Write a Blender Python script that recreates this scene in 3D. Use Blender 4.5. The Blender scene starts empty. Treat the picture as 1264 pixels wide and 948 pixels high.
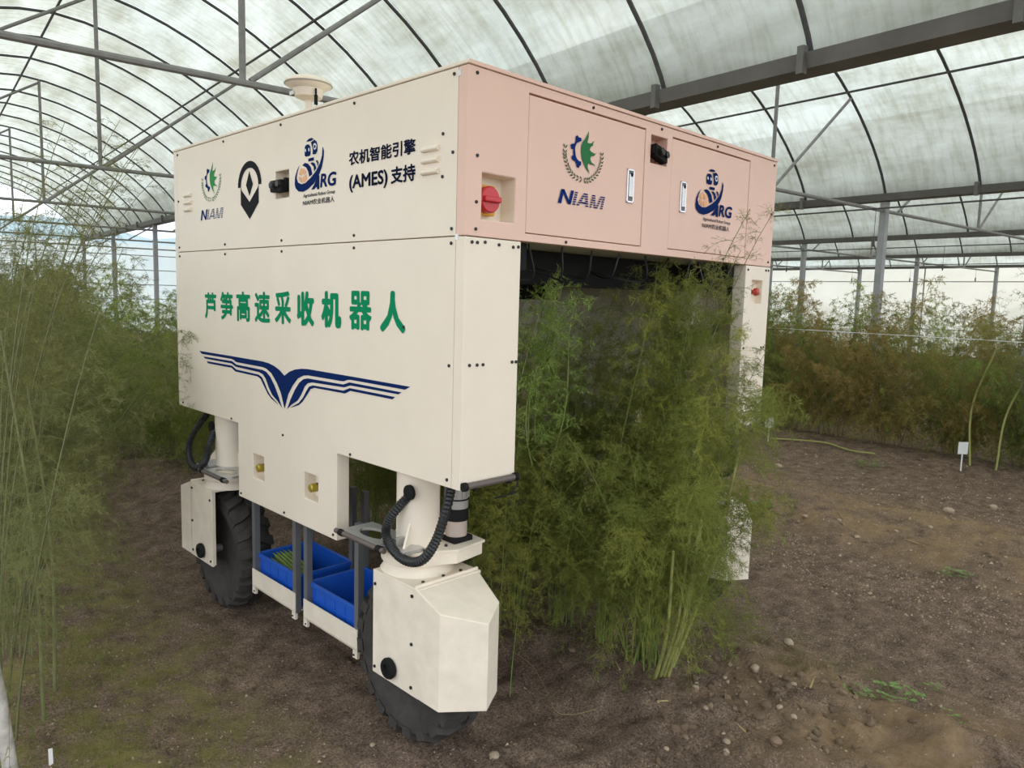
import bpy, bmesh, math, random
import numpy as np
from mathutils import Vector, Matrix

SC = bpy.context.scene
COL = SC.collection
R = math.radians

# ------------------------------------------------------------------ camera
CAM_Z = 1.607
def cam_axes(yaw, pitch, roll):
    fw = Vector((math.cos(pitch)*math.sin(yaw), math.cos(pitch)*math.cos(yaw), math.sin(pitch)))
    r0 = Vector((math.cos(yaw), -math.sin(yaw), 0)); u0 = r0.cross(fw)
    r = r0*math.cos(roll) + u0*math.sin(roll); u = -r0*math.sin(roll) + u0*math.cos(roll)
    return r, u, fw
cd = bpy.data.cameras.new('camera'); cd.sensor_fit = 'HORIZONTAL'; cd.sensor_width = 36
cd.lens = 920.41/1264*36; cd.clip_start = .05; cd.clip_end = 500
cam = bpy.data.objects.new('camera', cd); COL.objects.link(cam)
_r, _u, _f = cam_axes(R(38.7151), R(-6.59949), R(1.61825))
cam.matrix_world = Matrix(((_r.x, _u.x, -_f.x, 0), (_r.y, _u.y, -_f.y, 0), (_r.z, _u.z, -_f.z, CAM_Z), (0, 0, 0, 1)))
SC.camera = cam

# ------------------------------------------------------------------ world: bright broken overcast
w = bpy.data.worlds.new('sky'); SC.world = w; w.use_nodes = True
nt = w.node_tree; nt.nodes.clear()
def N(t, kind, **kw):
    n = t.nodes.new(kind)
    for k, v in kw.items():
        if k in n.inputs: n.inputs[k].default_value = v
        else: setattr(n, k, v)
    return n
tc = N(nt, 'ShaderNodeTexCoord'); nz = N(nt, 'ShaderNodeTexNoise', Scale=3.2, Detail=5.0, Roughness=.6)
rp = N(nt, 'ShaderNodeValToRGB'); rp.color_ramp.elements[0].position = .38; rp.color_ramp.elements[1].position = .62
rp.color_ramp.elements[0].color = (.62, .74, .88, 1); rp.color_ramp.elements[1].color = (1, 1, 1, 1)
bg = N(nt, 'ShaderNodeBackground', Strength=1.8); wo = N(nt, 'ShaderNodeOutputWorld')
nt.links.new(tc.outputs['Generated'], nz.inputs['Vector']); nt.links.new(nz.outputs['Fac'], rp.inputs['Fac'])
nt.links.new(rp.outputs['Color'], bg.inputs['Color']); nt.links.new(bg.outputs['Background'], wo.inputs['Surface'])

sl = bpy.data.lights.new('sun', 'SUN'); sl.energy = .6; sl.angle = R(25); sl.color = (1, .95, .86)
so = bpy.data.objects.new('sun', sl); COL.objects.link(so)
so.rotation_euler = Vector((-.55, -.35, .9)).to_track_quat('Z', 'Y').to_euler()

SC.view_settings.view_transform = 'Standard'; SC.view_settings.look = 'None'
SC.view_settings.gamma = 1; SC.view_settings.use_curve_mapping = False
SC.view_settings.exposure = 0.42

# ------------------------------------------------------------------ helpers
def new_mat(name):
    m = bpy.data.materials.new(name); m.use_nodes = True
    return m, m.node_tree, m.node_tree.nodes['Principled BSDF']
MATS = {}
def pmat(name, col, rough=.5, metal=0, noise=0, nscale=8, bump=0, bscale=60, spec=.5):
    m, t, p = new_mat(name)
    p.inputs['Roughness'].default_value = rough; p.inputs['Metallic'].default_value = metal
    p.inputs['Specular IOR Level'].default_value = spec
    p.inputs['Base Color'].default_value = (*col, 1)
    if noise or bump:
        g = N(t, 'ShaderNodeTexCoord')
    if noise:
        n = N(t, 'ShaderNodeTexNoise', Scale=nscale, Detail=5.0, Roughness=.6)
        r = N(t, 'ShaderNodeValToRGB')
        r.color_ramp.elements[0].position = .3; r.color_ramp.elements[1].position = .72
        r.color_ramp.elements[0].color = (*[c*(1-noise) for c in col], 1)
        r.color_ramp.elements[1].color = (*[min(1, c*(1+noise)) for c in col], 1)
        t.links.new(g.outputs['Object'], n.inputs['Vector']); t.links.new(n.outputs['Fac'], r.inputs['Fac'])
        t.links.new(r.outputs['Color'], p.inputs['Base Color'])
    if bump:
        n = N(t, 'ShaderNodeTexNoise', Scale=bscale, Detail=3.0); b = N(t, 'ShaderNodeBump', Strength=bump, Distance=.01)
        t.links.new(g.outputs['Object'], n.inputs['Vector']); t.links.new(n.outputs['Fac'], b.inputs['Height'])
        t.links.new(b.outputs['Normal'], p.inputs['Normal'])
    MATS[name] = m
    return m

pmat('cream', (.86, .755, .62), .42, noise=.025, nscale=5)
pmat('cream_dirty', (.84, .735, .60), .5, noise=.07, nscale=14)
pmat('inner_grey', (.50, .47, .44), .6)
pmat('black', (.010, .010, .010), .7, spec=.2)
pmat('rubber', (.043, .037, .032), .85, noise=.35, nscale=18, bump=.25, bscale=90)
pmat('hose', (.016, .016, .017), .45)
pmat('bolt', (.015, .015, .016), .4)
pmat('chrome', (.62, .62, .64), .25, metal=1)
pmat('steel', (.62, .61, .60), .38, metal=.8, noise=.1)
pmat('dark_steel', (.17, .17, .175), .5, metal=.3, noise=.1)
pmat('galv', (.25, .245, .24), .6, metal=.2, noise=.2, nscale=12)
pmat('roof_steel', (.075, .075, .08), .6, noise=.25, nscale=10)
pmat('gutter', (.15, .145, .14), .6, noise=.2, nscale=3)
pmat('post_grey', (.34, .345, .36), .55, noise=.12, nscale=6)
pmat('crate_blue', (.012, .10, .52), .38, noise=.08, nscale=6)
pmat('red', (.55, .02, .03), .35)
pmat('yellow', (.72, .36, .02), .45)
pmat('brass', (.45, .36, .05), .35, metal=.5)
pmat('navy', (.004, .020, .105), .85, spec=.08)
pmat('ink', (.006, .010, .035), .85, spec=.08)
pmat('logo_blue', (.006, .030, .16), .85, spec=.08)
pmat('logo_green', (.04, .18, .07), .85, spec=.08)
pmat('logo_green2', (.05, .30, .10), .85, spec=.08)
pmat('wreath_dark', (.045, .10, .045), .85, spec=.08)
pmat('wreath_green', (.10, .28, .13), .85, spec=.08)
pmat('sign_green', (.005, .25, .105), .85, spec=.08)
pmat('logo_black', (.022, .022, .026), .85, spec=.08)
pmat('orange', (.82, .42, .20), .5)
pmat('led', (.12, .095, .085), .4)
pmat('motor_grey', (.42, .40, .37), .4, metal=.4, noise=.08)
pmat('motor_tan', (.50, .40, .34), .45)
pmat('white', (.8, .8, .77), .5)
pmat('spear', (.17, .25, .05), .45, noise=.3, nscale=30)
pmat('stalk', (.34, .34, .11), .55, noise=.3, nscale=14)
pmat('stem_dim', (.15, .16, .06), .6, noise=.25, nscale=20)
pmat('stem', (.21, .27, .065), .5, noise=.25, nscale=20)
pmat('stem_straw', (.36, .27, .12), .7, noise=.25, nscale=20)
pmat('stone', (.24, .165, .105), .85, noise=.35, nscale=14, bump=.4, bscale=40)
pmat('stone_pale', (.42, .32, .225), .85, noise=.3, nscale=14, bump=.4, bscale=40)
pmat('pole', (.42, .39, .35), .8, noise=.3, nscale=25, bump=.4, bscale=60)
pmat('drip', (.33, .34, .10), .5)
pmat('weed', (.14, .23, .045), .5, noise=.3, nscale=30)

pmat('cream_pink_tint', (.80, .535, .43), .42, noise=.02, nscale=5)   # cream paint with the front section's pink flare put into its colour

def fern_mat(name, cols, trans=.35):
    m = bpy.data.materials.new(name); m.use_nodes = True; t = m.node_tree; t.nodes.clear()
    oi = N(t, 'ShaderNodeObjectInfo'); r = N(t, 'ShaderNodeValToRGB')
    els = r.color_ramp.elements
    for i, c in enumerate(cols):
        e = els[i] if i < 2 else els.new(.5)
        e.color = (*c, 1)
    for i, c in enumerate(cols):
        els[i].position = i/(len(cols)-1); els[i].color = (*c, 1)
    d = N(t, 'ShaderNodeBsdfDiffuse'); tr = N(t, 'ShaderNodeBsdfTranslucent'); mx = N(t, 'ShaderNodeMixShader', Fac=trans)
    o = N(t, 'ShaderNodeOutputMaterial')
    t.links.new(oi.outputs['Random'], r.inputs['Fac'])
    t.links.new(r.outputs['Color'], d.inputs['Color']); t.links.new(r.outputs['Color'], tr.inputs['Color'])
    t.links.new(d.outputs[0], mx.inputs[1]); t.links.new(tr.outputs[0], mx.inputs[2]); t.links.new(mx.outputs[0], o.inputs['Surface'])
    MATS[name] = m
fern_mat('fern', [(.19, .215, .055), (.25, .28, .07), (.37, .37, .085)])
fern_mat('fern_olive', [(.19, .20, .085), (.23, .24, .095), (.31, .30, .11)])
fern_mat('fern_sunlit', [(.28, .40, .10), (.37, .48, .13), (.48, .56, .17)])  # fern green with the sunlight on the shoots put into the colour
fern_mat('fern_right', [(.20, .265, .075), (.27, .35, .09), (.38, .43, .11)])
fern_mat('fern_straw', [(.30, .235, .08), (.40, .30, .11), (.30, .30, .085)])
fern_mat('grass', [(.12, .15, .03), (.17, .19, .04), (.2, .19, .05)])

def film_mat(name, c0, c1, clear, scale=(1.6, .5, 1.6), streak=(.84, .83, .78, 1)):
    m = bpy.data.materials.new(name); m.use_nodes = True; t = m.node_tree; t.nodes.clear()
    g = N(t, 'ShaderNodeNewGeometry'); mp = N(t, 'ShaderNodeMapping'); mp.inputs['Scale'].default_value = scale
    n = N(t, 'ShaderNodeTexNoise', Scale=1.0, Detail=7.0, Roughness=.68); r = N(t, 'ShaderNodeValToRGB')
    r.color_ramp.elements[0].position = .34; r.color_ramp.elements[1].position = .6
    r.color_ramp.elements[0].color = (*c0, 1); r.color_ramp.elements[1].color = (*c1, 1)
    mp2 = N(t, 'ShaderNodeMapping'); mp2.inputs['Scale'].default_value = (2.5, 14, 2.5)
    n2 = N(t, 'ShaderNodeTexNoise', Scale=1.0, Detail=4.0, Roughness=.6)
    r2 = N(t, 'ShaderNodeValToRGB'); r2.color_ramp.elements[0].position = .36; r2.color_ramp.elements[1].position = .56
    r2.color_ramp.elements[0].color = streak; r2.color_ramp.elements[1].color = (1, 1, 1, 1)
    mul = N(t, 'ShaderNodeMixRGB', blend_type='MULTIPLY'); mul.inputs[0].default_value = 1
    tl = N(t, 'ShaderNodeBsdfTranslucent'); df = N(t, 'ShaderNodeBsdfDiffuse'); tp = N(t, 'ShaderNodeBsdfTransparent')
    m1 = N(t, 'ShaderNodeMixShader', Fac=.16); m2 = N(t, 'ShaderNodeMixShader', Fac=clear); o = N(t, 'ShaderNodeOutputMaterial')
    L = t.links.new
    L(g.outputs['Position'], mp.inputs['Vector']); L(mp.outputs[0], n.inputs['Vector']); L(n.outputs['Fac'], r.inputs['Fac'])
    L(g.outputs['Position'], mp2.inputs['Vector']); L(mp2.outputs[0], n2.inputs['Vector']); L(n2.outputs['Fac'], r2.inputs['Fac'])
    L(r.outputs[0], mul.inputs[1]); L(r2.outputs[0], mul.inputs[2])
    L(mul.outputs[0], tl.inputs['Color']); L(mul.outputs[0], df.inputs['Color']); L(mul.outputs[0], tp.inputs['Color'])
    L(tl.outputs[0], m1.inputs[1]); L(df.outputs[0], m1.inputs[2]); L(m1.outputs[0], m2.inputs[1]); L(tp.outputs[0], m2.inputs[2]); L(m2.outputs[0], o.inputs['Surface'])
    MATS[name] = m
film_mat('film', (.36, .36, .29), (.575, .592, .535), .17)
film_mat('film_wall', (.80, .735, .63), (.88, .82, .72), .07, (.3, .3, .5), (1, 1, 1, 1))
film_mat('film_clear', (.80, .82, .83), (.93, .90, .86), .32, (.3, .3, .5), (1, 1, 1, 1))

def prop(o, label=None, cat=None, group=None, kind=None):
    if label: o['label'] = label
    if cat: o['category'] = cat
    if group: o['group'] = group
    if kind: o['kind'] = kind
    return o
def empty(name, loc=(0, 0, 0), rz=0, parent=None):
    o = bpy.data.objects.new(name, None); COL.objects.link(o); o.location = loc; o.rotation_euler = (0, 0, rz)
    o.empty_display_size = .1; o.parent = parent
    return o
def link(name, me, parent=None, loc=(0, 0, 0), rot=(0, 0, 0), sc=(1, 1, 1)):
    o = bpy.data.objects.new(name, me); COL.objects.link(o); o.parent = parent
    o.location = loc; o.rotation_euler = rot; o.scale = sc
    return o

class MB:
    """collects geometry for one mesh"""
    def __init__(s, tf=None): s.v = []; s.f = []; s.tf = tf
    def add(s, vs, fs):
        b = len(s.v)
        s.v += [tuple(s.tf(*p)) if s.tf else tuple(p) for p in vs]; s.f += [tuple(i+b for i in f) for f in fs]; return s
    def box(s, x0, x1, y0, y1, z0, z1):
        return s.add([(x0, y0, z0), (x1, y0, z0), (x1, y1, z0), (x0, y1, z0), (x0, y0, z1), (x1, y0, z1), (x1, y1, z1), (x0, y1, z1)],
                     [(0, 3, 2, 1), (4, 5, 6, 7), (0, 1, 5, 4), (1, 2, 6, 5), (2, 3, 7, 6), (3, 0, 4, 7)])
    def bar(s, a, b, w, h=None):
        """rectangular bar between two points"""
        a, b = Vector(a), Vector(b); h = h or w; d = (b-a).normalized()
        u = d.cross(Vector((0, 0, 1))); u = Vector((1, 0, 0)) if u.length < 1e-4 else u.normalized(); v = d.cross(u)
        c = [u*w/2+v*h/2, -u*w/2+v*h/2, -u*w/2-v*h/2, u*w/2-v*h/2]
        return s.add([a+q for q in c]+[b+q for q in c], [(3, 2, 1, 0), (4, 5, 6, 7)]+[(i, (i+1) % 4, (i+1) % 4+4, i+4) for i in range(4)])
    def tube(s, pts, r, n=8, caps=True):
        pts = [Vector(p) for p in pts]; k = len(pts); rs = r if hasattr(r, '__len__') else [r]*k
        vs = []; u = None
        for i, p in enumerate(pts):
            d = (pts[min(i+1, k-1)]-pts[max(i-1, 0)]).normalized()
            if u is None: u = d.cross(Vector((.31, .17, .93))).normalized()
            u = (u-d*u.dot(d)).normalized(); v = d.cross(u)
            vs += [p+(u*math.cos(2*math.pi*j/n)+v*math.sin(2*math.pi*j/n))*rs[i] for j in range(n)]
        fs = [(i*n+j, i*n+(j+1) % n, (i+1)*n+(j+1) % n, (i+1)*n+j) for i in range(k-1) for j in range(n)]
        if caps: fs += [tuple(range(n-1, -1, -1)), tuple(range((k-1)*n, k*n))]
        return s.add(vs, fs)
    def lathe(s, prof, c=(0, 0, 0), axis='z', n=32, closed=False):
        vs = []
        for r, h in prof:
            for j in range(n):
                a = 2*math.pi*j/n; q = (r*math.cos(a), r*math.sin(a))
                vs.append({'z': (c[0]+q[0], c[1]+q[1], c[2]+h), 'x': (c[0]+h, c[1]+q[0], c[2]+q[1]), 'y': (c[0]+q[0], c[1]+h, c[2]+q[1])}[axis])
        k = len(prof)
        fs = [(i*n+j, i*n+(j+1) % n, ((i+1) % k)*n+(j+1) % n, ((i+1) % k)*n+j) for i in range(k if closed else k-1) for j in range(n)]
        if not closed: fs += [tuple(range(n-1, -1, -1)), tuple(range((k-1)*n, k*n))]
        return s.add(vs, fs)
    def prism(s, poly, z0, z1):
        n = len(poly)
        return s.add([(x, y, z0) for x, y in poly]+[(x, y, z1) for x, y in poly],
                     [tuple(range(n-1, -1, -1)), tuple(range(n, 2*n))]+[(i, (i+1) % n, (i+1) % n+n, i+n) for i in range(n)])
    def mesh(s, name, mat, smooth=False, fix=True):
        me = bpy.data.meshes.new(name); me.from_pydata([tuple(p) for p in s.v], [], s.f)
        if fix:
            bm = bmesh.new(); bm.from_mesh(me); bmesh.ops.recalc_face_normals(bm, faces=bm.faces); bm.to_mesh(me); bm.free()
        if mat: me.materials.append(MATS[mat])
        if smooth:
            me.polygons.foreach_set('use_smooth', [True]*len(me.polygons)); me.set_sharp_from_angle(angle=R(38))
        me.update(); return me
    def build(s, name, mat, parent=None, smooth=False, bevel=0, loc=(0, 0, 0)):
        o = link(name, s.mesh(name, mat, smooth), parent, loc)
        if bevel:
            b = o.modifiers.new('bevel', 'BEVEL'); b.width = bevel; b.segments = 2; b.limit_method = 'ANGLE'; b.angle_limit = R(35)
        return o

def catmull(pts, n=8):
    P = [Vector(p) for p in pts]; P = [P[0]*2-P[1]]+P+[P[-1]*2-P[-2]]; out = []
    for i in range(1, len(P)-2):
        for k in range(n):
            t = k/n; a, b, c, d = P[i-1:i+3]
            out.append(.5*((2*b)+(c-a)*t+(2*a-5*b+4*c-d)*t*t+(3*b-a-3*c+d)*t**3))
    out.append(P[-2]); return out

# ------------------------------------------------------------------ ground
_rng = np.random.default_rng(3)
_tab = _rng.random((256, 256))
def vnoise(x, y):
    xi = np.floor(x).astype(int); yi = np.floor(y).astype(int); fx = x-xi; fy = y-yi
    fx = fx*fx*(3-2*fx); fy = fy*fy*(3-2*fy)
    g = lambda a, b: _tab[a % 256, b % 256]
    return (g(xi, yi)*(1-fx)+g(xi+1, yi)*fx)*(1-fy)+(g(xi, yi+1)*(1-fx)+g(xi+1, yi+1)*fx)*fy
ROB = (1.3065, 1.8763); ROT = R(6.3)
def rob2w(x, y, z=0):
    return Vector((ROB[0]+math.cos(ROT)*x-math.sin(ROT)*y, ROB[1]+math.sin(ROT)*x+math.cos(ROT)*y, z))
def ground_h(x, y):
    x = np.asarray(x, float); y = np.asarray(y, float)
    lx = (x-ROB[0])*math.cos(ROT)+(y-ROB[1])*math.sin(ROT)          # robot-aligned x
    h = .085*np.exp(-((lx-1.0)/.36)**2)*(1-.25*np.exp(-((y-1.9)/.5)**2))
    h += .07*np.exp(-((lx-1.42)/.3)**2)*np.exp(-((y-1.35)/.75)**2)
    h += .10*np.exp(-((x-5.55-.25*np.sin(y*1.1))/.5)**2)*(.6+.6*vnoise(x*1.7+9, y*1.7))
    h += .08*np.exp(-((x-8.4)/.45)**2)+.05*np.exp(-((x-.3)/.4)**2)
    am = .35+.65*np.clip((np.abs(lx-1.0) < .75)*1.0+(np.abs(x-5.6) < .9), 0, 1)
    am = am+.9*np.exp(-((lx-1.35)/.5)**2)*np.exp(-((y-1.2)/.7)**2)
    h += am*(.045*(vnoise(x*3.1, y*3.1)-.5)+.035*(vnoise(x*8.3+5, y*8.3)-.5)+.022*(vnoise(x*19, y*19+3)-.5))
    h += .010*(vnoise(x*37, y*37)-.5)
    for ky in (.36, 1.887):                                       # flat under the wheels
        for kx in (.12, 1.857):
            c = rob2w(kx, ky); k = np.exp(-(((x-c.x)**2+(y-c.y)**2)/.22**2)); h = h*(1-k)-.004*k
    return h
def gz(x, y): return float(ground_h(np.array([x]), np.array([y]))[0])

def axis_pts(segs):
    out = []
    for a, b, st in segs: out += list(np.arange(a, b, st))
    return np.array(out+[segs[-1][1]])
xs = axis_pts([(-40, -7, 3), (-7, -1, .5), (-1, .0, .06), (0, 4.5, .022), (4.5, 9.5, .05), (9.5, 28, .5), (28, 70, 3)])
ys = axis_pts([(-30, -4, 3), (-4, .4, .4), (.4, 4.6, .022), (4.6, 8, .05), (8, 14, .15), (14, 29, .5), (29, 80, 3)])
X, Y = np.meshgrid(xs, ys, indexing='ij'); Z = ground_h(X, Y)
nx, ny = X.shape
V = np.stack([X, Y, Z], -1).reshape(-1, 3)
ii, jj = np.meshgrid(np.arange(nx-1), np.arange(ny-1), indexing='ij'); a = (ii*ny+jj).ravel()
F = np.stack([a, a+ny, a+ny+1, a+1], -1)
def np_mesh(name, V, F, mats, smooth=False, idx=None):
    me = bpy.data.meshes.new(name); k = F.shape[1]
    me.vertices.add(len(V)); me.vertices.foreach_set('co', V.astype(np.float32).ravel())
    me.loops.add(F.size); me.loops.foreach_set('vertex_index', F.astype(np.int32).ravel())
    me.polygons.add(len(F)); me.polygons.foreach_set('loop_start', np.arange(0, F.size, k, dtype=np.int32))
    if smooth: me.polygons.foreach_set('use_smooth', np.ones(len(F), bool))
    for q in mats: me.materials.append(MATS[q] if isinstance(q, str) else q)
    if idx is not None: me.polygons.foreach_set('material_index', idx.astype(np.int32))
    me.update(calc_edges=True); me.validate()
    return me
m, t, p = new_mat('soil'); MATS['soil'] = m; p.inputs['Roughness'].default_value = .95; p.inputs['Specular IOR Level'].default_value = .15
L = t.links.new
g = N(t, 'ShaderNodeNewGeometry'); sx = N(t, 'ShaderNodeSeparateXYZ'); L(g.outputs['Position'], sx.inputs[0])
def ramp(src, stops):
    r = N(t, 'ShaderNodeValToRGB'); e = r.color_ramp.elements
    while len(e) < len(stops): e.new(.5)
    for q, (ps, c) in zip(e, stops): q.position = ps; q.color = (*c, 1) if hasattr(c, '__len__') else (c, c, c, 1)
    L(src, r.inputs['Fac']); return r.outputs['Color']
def noise(sc, det=6, rough=.62, dist=0):
    n = N(t, 'ShaderNodeTexNoise', Scale=sc, Detail=float(det), Roughness=rough, Distortion=dist); L(g.outputs['Position'], n.inputs['Vector']); return n.outputs['Fac']
def mix(f, a, b, bt='MIX'):
    q = N(t, 'ShaderNodeMixRGB', blend_type=bt)
    for s_, v in zip(q.inputs, (f, a, b)):
        if hasattr(v, 'is_linked'): L(v, s_)
        else: s_.default_value = v
    return q.outputs[0]
def math_(op, a, b=0):
    q = N(t, 'ShaderNodeMath', operation=op)
    for s_, v in zip(q.inputs, (a, b)):
        if hasattr(v, 'is_linked'): L(v, s_)
        else: s_.default_value = v
    return q.outputs[0]
def bell(v, c, wd):   # 1 near c, falling to 0 at distance wd
    return math_('MAXIMUM', math_('SUBTRACT', 1.0, math_('DIVIDE', math_('ABSOLUTE', math_('SUBTRACT', v, c)), wd)), 0.0)
base = ramp(noise(9, 8, .7), [(.3, (.13, .092, .068)), (.52, (.28, .205, .155)), (.72, (.44, .33, .25))])
fine = ramp(noise(120, 3, .7), [(.36, (.42, .40, .39)), (.6, (1.25, 1.2, 1.15))])
base = mix(1.0, base, fine, 'MULTIPLY')
vo = N(t, 'ShaderNodeTexVoronoi', Scale=85.0); L(g.outputs['Position'], vo.inputs['Vector'])
spk = math_('MULTIPLY', ramp(vo.outputs['Distance'], [(.12, 1.0), (.22, 0.0)]), ramp(noise(40, 2), [(.52, 0.0), (.60, 1.0)]))
base = mix(spk, base, (.46, .38, .32, 1))
lx = math_('ADD', math_('MULTIPLY', math_('SUBTRACT', sx.outputs['X'], ROB[0]), math.cos(ROT)), math_('MULTIPLY', math_('SUBTRACT', sx.outputs['Y'], ROB[1]), math.sin(ROT)))
ochm = math_('ADD', math_('MULTIPLY', bell(lx, 1.35, .75), bell(sx.outputs['Y'], .9, 1.3)), math_('MULTIPLY', bell(sx.outputs['X'], 5.55, .95), .95))
ochm = math_('MULTIPLY', ramp(ochm, [(.05, 0.0), (.5, 1.0)]), ramp(noise(3.3, 6, .65), [(.40, 0.0), (.58, 1.0)]))
base = mix(ochm, base, mix(noise(26, 6), (.21, .14, .08, 1), (.50, .345, .20, 1)))
mossm = math_('ADD', math_('MULTIPLY', bell(sx.outputs['X'], .45, .75), 1.0), math_('MULTIPLY', bell(lx, 1.75, .45), math_('MULTIPLY', bell(sx.outputs['Y'], 2.4, 1.3), .8)))
mossm = math_('MULTIPLY', ramp(mossm, [(.08, 0.0), (.6, 1.0)]), ramp(noise(5.5, 7, .7), [(.42, 0.0), (.60, .85)]))
base = mix(mossm, base, mix(noise(22, 5), (.16, .14, .05, 1), (.36, .33, .095, 1)))
outm = math_('MAXIMUM', math_('GREATER_THAN', sx.outputs['X'], 28.6), math_('GREATER_THAN', sx.outputs['Y'], 28.6))
base = mix(outm, base, (.12, .16, .06, 1))
L(base, p.inputs['Base Color'])
bh = math_('ADD', math_('MULTIPLY', noise(60, 6, .75), .7), math_('MULTIPLY', spk, .5))
b = N(t, 'ShaderNodeBump', Strength=1.0, Distance=.035); L(bh, b.inputs['Height']); L(b.outputs['Normal'], p.inputs['Normal'])
prop(link('floor', np_mesh('floor', V, F, ['soil'], True)), 'dark brown soil floor with gravel, mossy patches and ochre mounds', 'floor', kind='structure')

# ------------------------------------------------------------------ greenhouse shell
GX = [4.47+6*i for i in range(-2, 5)]      # gutter lines (x)
HY = [5.0+1.17*k for k in range(-6, 21)]   # hoop planes (y)
TY = [5.0+4.68*k for k in range(-1, 6)]    # truss / post lines (y)
Y0, Y1 = HY[0], HY[-1]; HZ = 3.10
def arch(tt): return HZ+1.75*(1-abs(tt)**1.7)**.75
def arch_pts(n=28, lift=0):
    out = []
    for i in range(n+1):
        q = -math.cos(math.pi*i/n); out.append((3*q, arch(q)+lift))
    return out
AP = arch_pts()
fm = MB(); k = len(AP)
fm.add([(x, 0, z+.02) for x, z in AP]+[(x, 1.165, z+.02) for x, z in AP], [(i, i+1, i+1+k, i+k) for i in range(k-1)])
film_me = fm.mesh('film_panel', 'film', True, fix=False)
hoop_me = MB().tube([(x, 0, z) for x, z in AP], .017, 6).mesh('hoop', 'roof_steel', True)
pur_me = MB().tube([(0, Y0, 0), (0, Y1, 0)], .014, 6).mesh('purlin', 'roof_steel', True)
tie_me = MB().tube([(-2.95, 0, 2.93), (2.95, 0, 2.93)], .024, 8).mesh('tie_beam', 'galv', True)
han_me = MB().tube([(.25, 0, 2.93), (.25, 0, arch(.083))], .021, 8).mesh('hanger', 'galv', True)
dg1_me = MB().tube([(.30, 0, 2.95), (1.86, 0, arch(.62)-.02)], .019, 8).mesh('brace', 'galv', True)
dg2_me = MB().tube([(.24, 0, arch(.083)-.05), (-2.6, 0, 2.95)], .019, 8).mesh('brace', 'galv', True)
names = ['far left span beside the camera', 'span over the white robot', 'second span, beyond the gutter behind the robot', 'third span to the right', 'fourth span to the right', 'last span against the white side wall']
for i in range(1, 6):
    cx = GX[i]+3
    c = empty('ceiling', (cx, 0, 0)); prop(c, 'arched translucent film roof on steel hoops, '+names[i], 'ceiling', kind='structure')
    for y in HY[:-1]: link('film_panel', film_me, c, (0, y, 0))
    for y in HY: link('hoop', hoop_me, c, (0, y, 0))
    for dx in (-1.75, 0, 1.75): link('purlin', pur_me, c, (dx, 0, arch(dx/3)-.03))
    for y in TY:
        if y > Y1+.1: continue
        link('tie_beam', tie_me, c, (0, y, 0)); link('hanger', han_me, c, (0, y, 0)); link('brace', dg1_me, c, (0, y, 0)); link('brace', dg2_me, c, (0, y, 0))
gm = MB(); prof = [(-.13, HZ+.05), (-.10, HZ-.04), (.10, HZ-.04), (.13, HZ+.05), (.115, HZ+.05), (.09, HZ-.025), (-.09, HZ-.025), (-.115, HZ+.05)]
n = len(prof)
gm.add([(x, Y0, z) for x, z in prof]+[(x, Y1, z) for x, z in prof], [(i, (i+1) % n, (i+1) % n+n, i+n) for i in range(n)]+[tuple(range(n)), tuple(range(2*n-1, n-1, -1))])
gut_me = gm.mesh('roof_gutter', 'gutter')
sad_me = MB().box(-.15, -.10, -.022, .022, HZ-.075, HZ+.09).mesh('hoop_bracket', 'gutter')
post_me = MB().box(-.045, .045, -.045, .045, -.05, HZ-.05).mesh('post', 'post_grey')
PORD = ['seventh', 'sixth', 'fifth', 'fourth', 'third', 'second', 'first']
gl = ['left of the camera', 'nearest the asparagus bed on the left', 'passing above and behind the white robot', 'over the brown and green asparagus row', 'third from the robot', 'fourth from the robot', 'along the white side wall']
pl_ = ['left of the camera', 'by the left bed', 'behind the robot', 'over the right bed', 'third from the robot', 'fourth from the robot', 'along the side wall']
for i, x in enumerate(GX):
    if i == 0: continue
    gt = link('roof_gutter', gut_me, None, (x, 0, 0)); prop(gt, 'long grey sheet steel roof gutter '+gl[i], 'gutter', 'roof gutters')
    for y in HY[::1]:
        if abs((y-5.0) % 4.68) > .1 and abs((y-5.0) % 4.68-4.68) > .1 and i in (2, 3): link('hoop_bracket', sad_me, gt, (0, y, 0))
    for y in TY:
        if y > Y1+.1 or (i < 1): continue
        po = link('support_post', post_me, None, (x, y, 0)); prop(po, 'square grey steel post, '+PORD[TY.index(y)]+' from the end wall, under gutter '+pl_[i], 'post', 'posts under the gutter '+gl[i])

def wall(name, a, b, z1, mat, label, rails):
    a, b = Vector(a), Vector(b); d = (b-a); ln = d.length; rz = math.atan2(d.y, d.x)
    e = empty(name, a, rz); prop(e, label, 'wall', kind='structure')
    nb = max(1, round(ln/2.34)); st = ln/nb
    me = MB().add([(0, 0, 0), (st-.02, 0, 0), (st-.02, 0, z1), (0, 0, z1)], [(0, 1, 2, 3)]).mesh('film_panel', mat, fix=False)
    rail = MB().bar((0, -.03, 0), (ln, -.03, 0), .03).mesh('rail', 'post_grey')
    stud = MB().bar((0, -.03, 0), (0, -.03, z1), .035).mesh('stud', 'post_grey')
    for i in range(nb): link('film_panel', me, e, (i*st+.01, 0, 0)); link('stud', stud, e, (i*st, 0, 0))
    for z in rails: link('rail', rail, e, (0, 0, z))
wall('wall_right', (28.64, Y1, 0), (28.64, Y0, 0), HZ, 'film_wall', 'white translucent film side wall with steel rails, beyond the right spans', (.9, 2.6))
wall('wall_far', (-1.5, Y1+.18, 0), (28.6, Y1+.18, 0), HZ, 'film_clear', 'clear film end wall with thin horizontal rails, behind the long bed', (.5, 1.2, 1.7, 2.2, 2.7))
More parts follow.
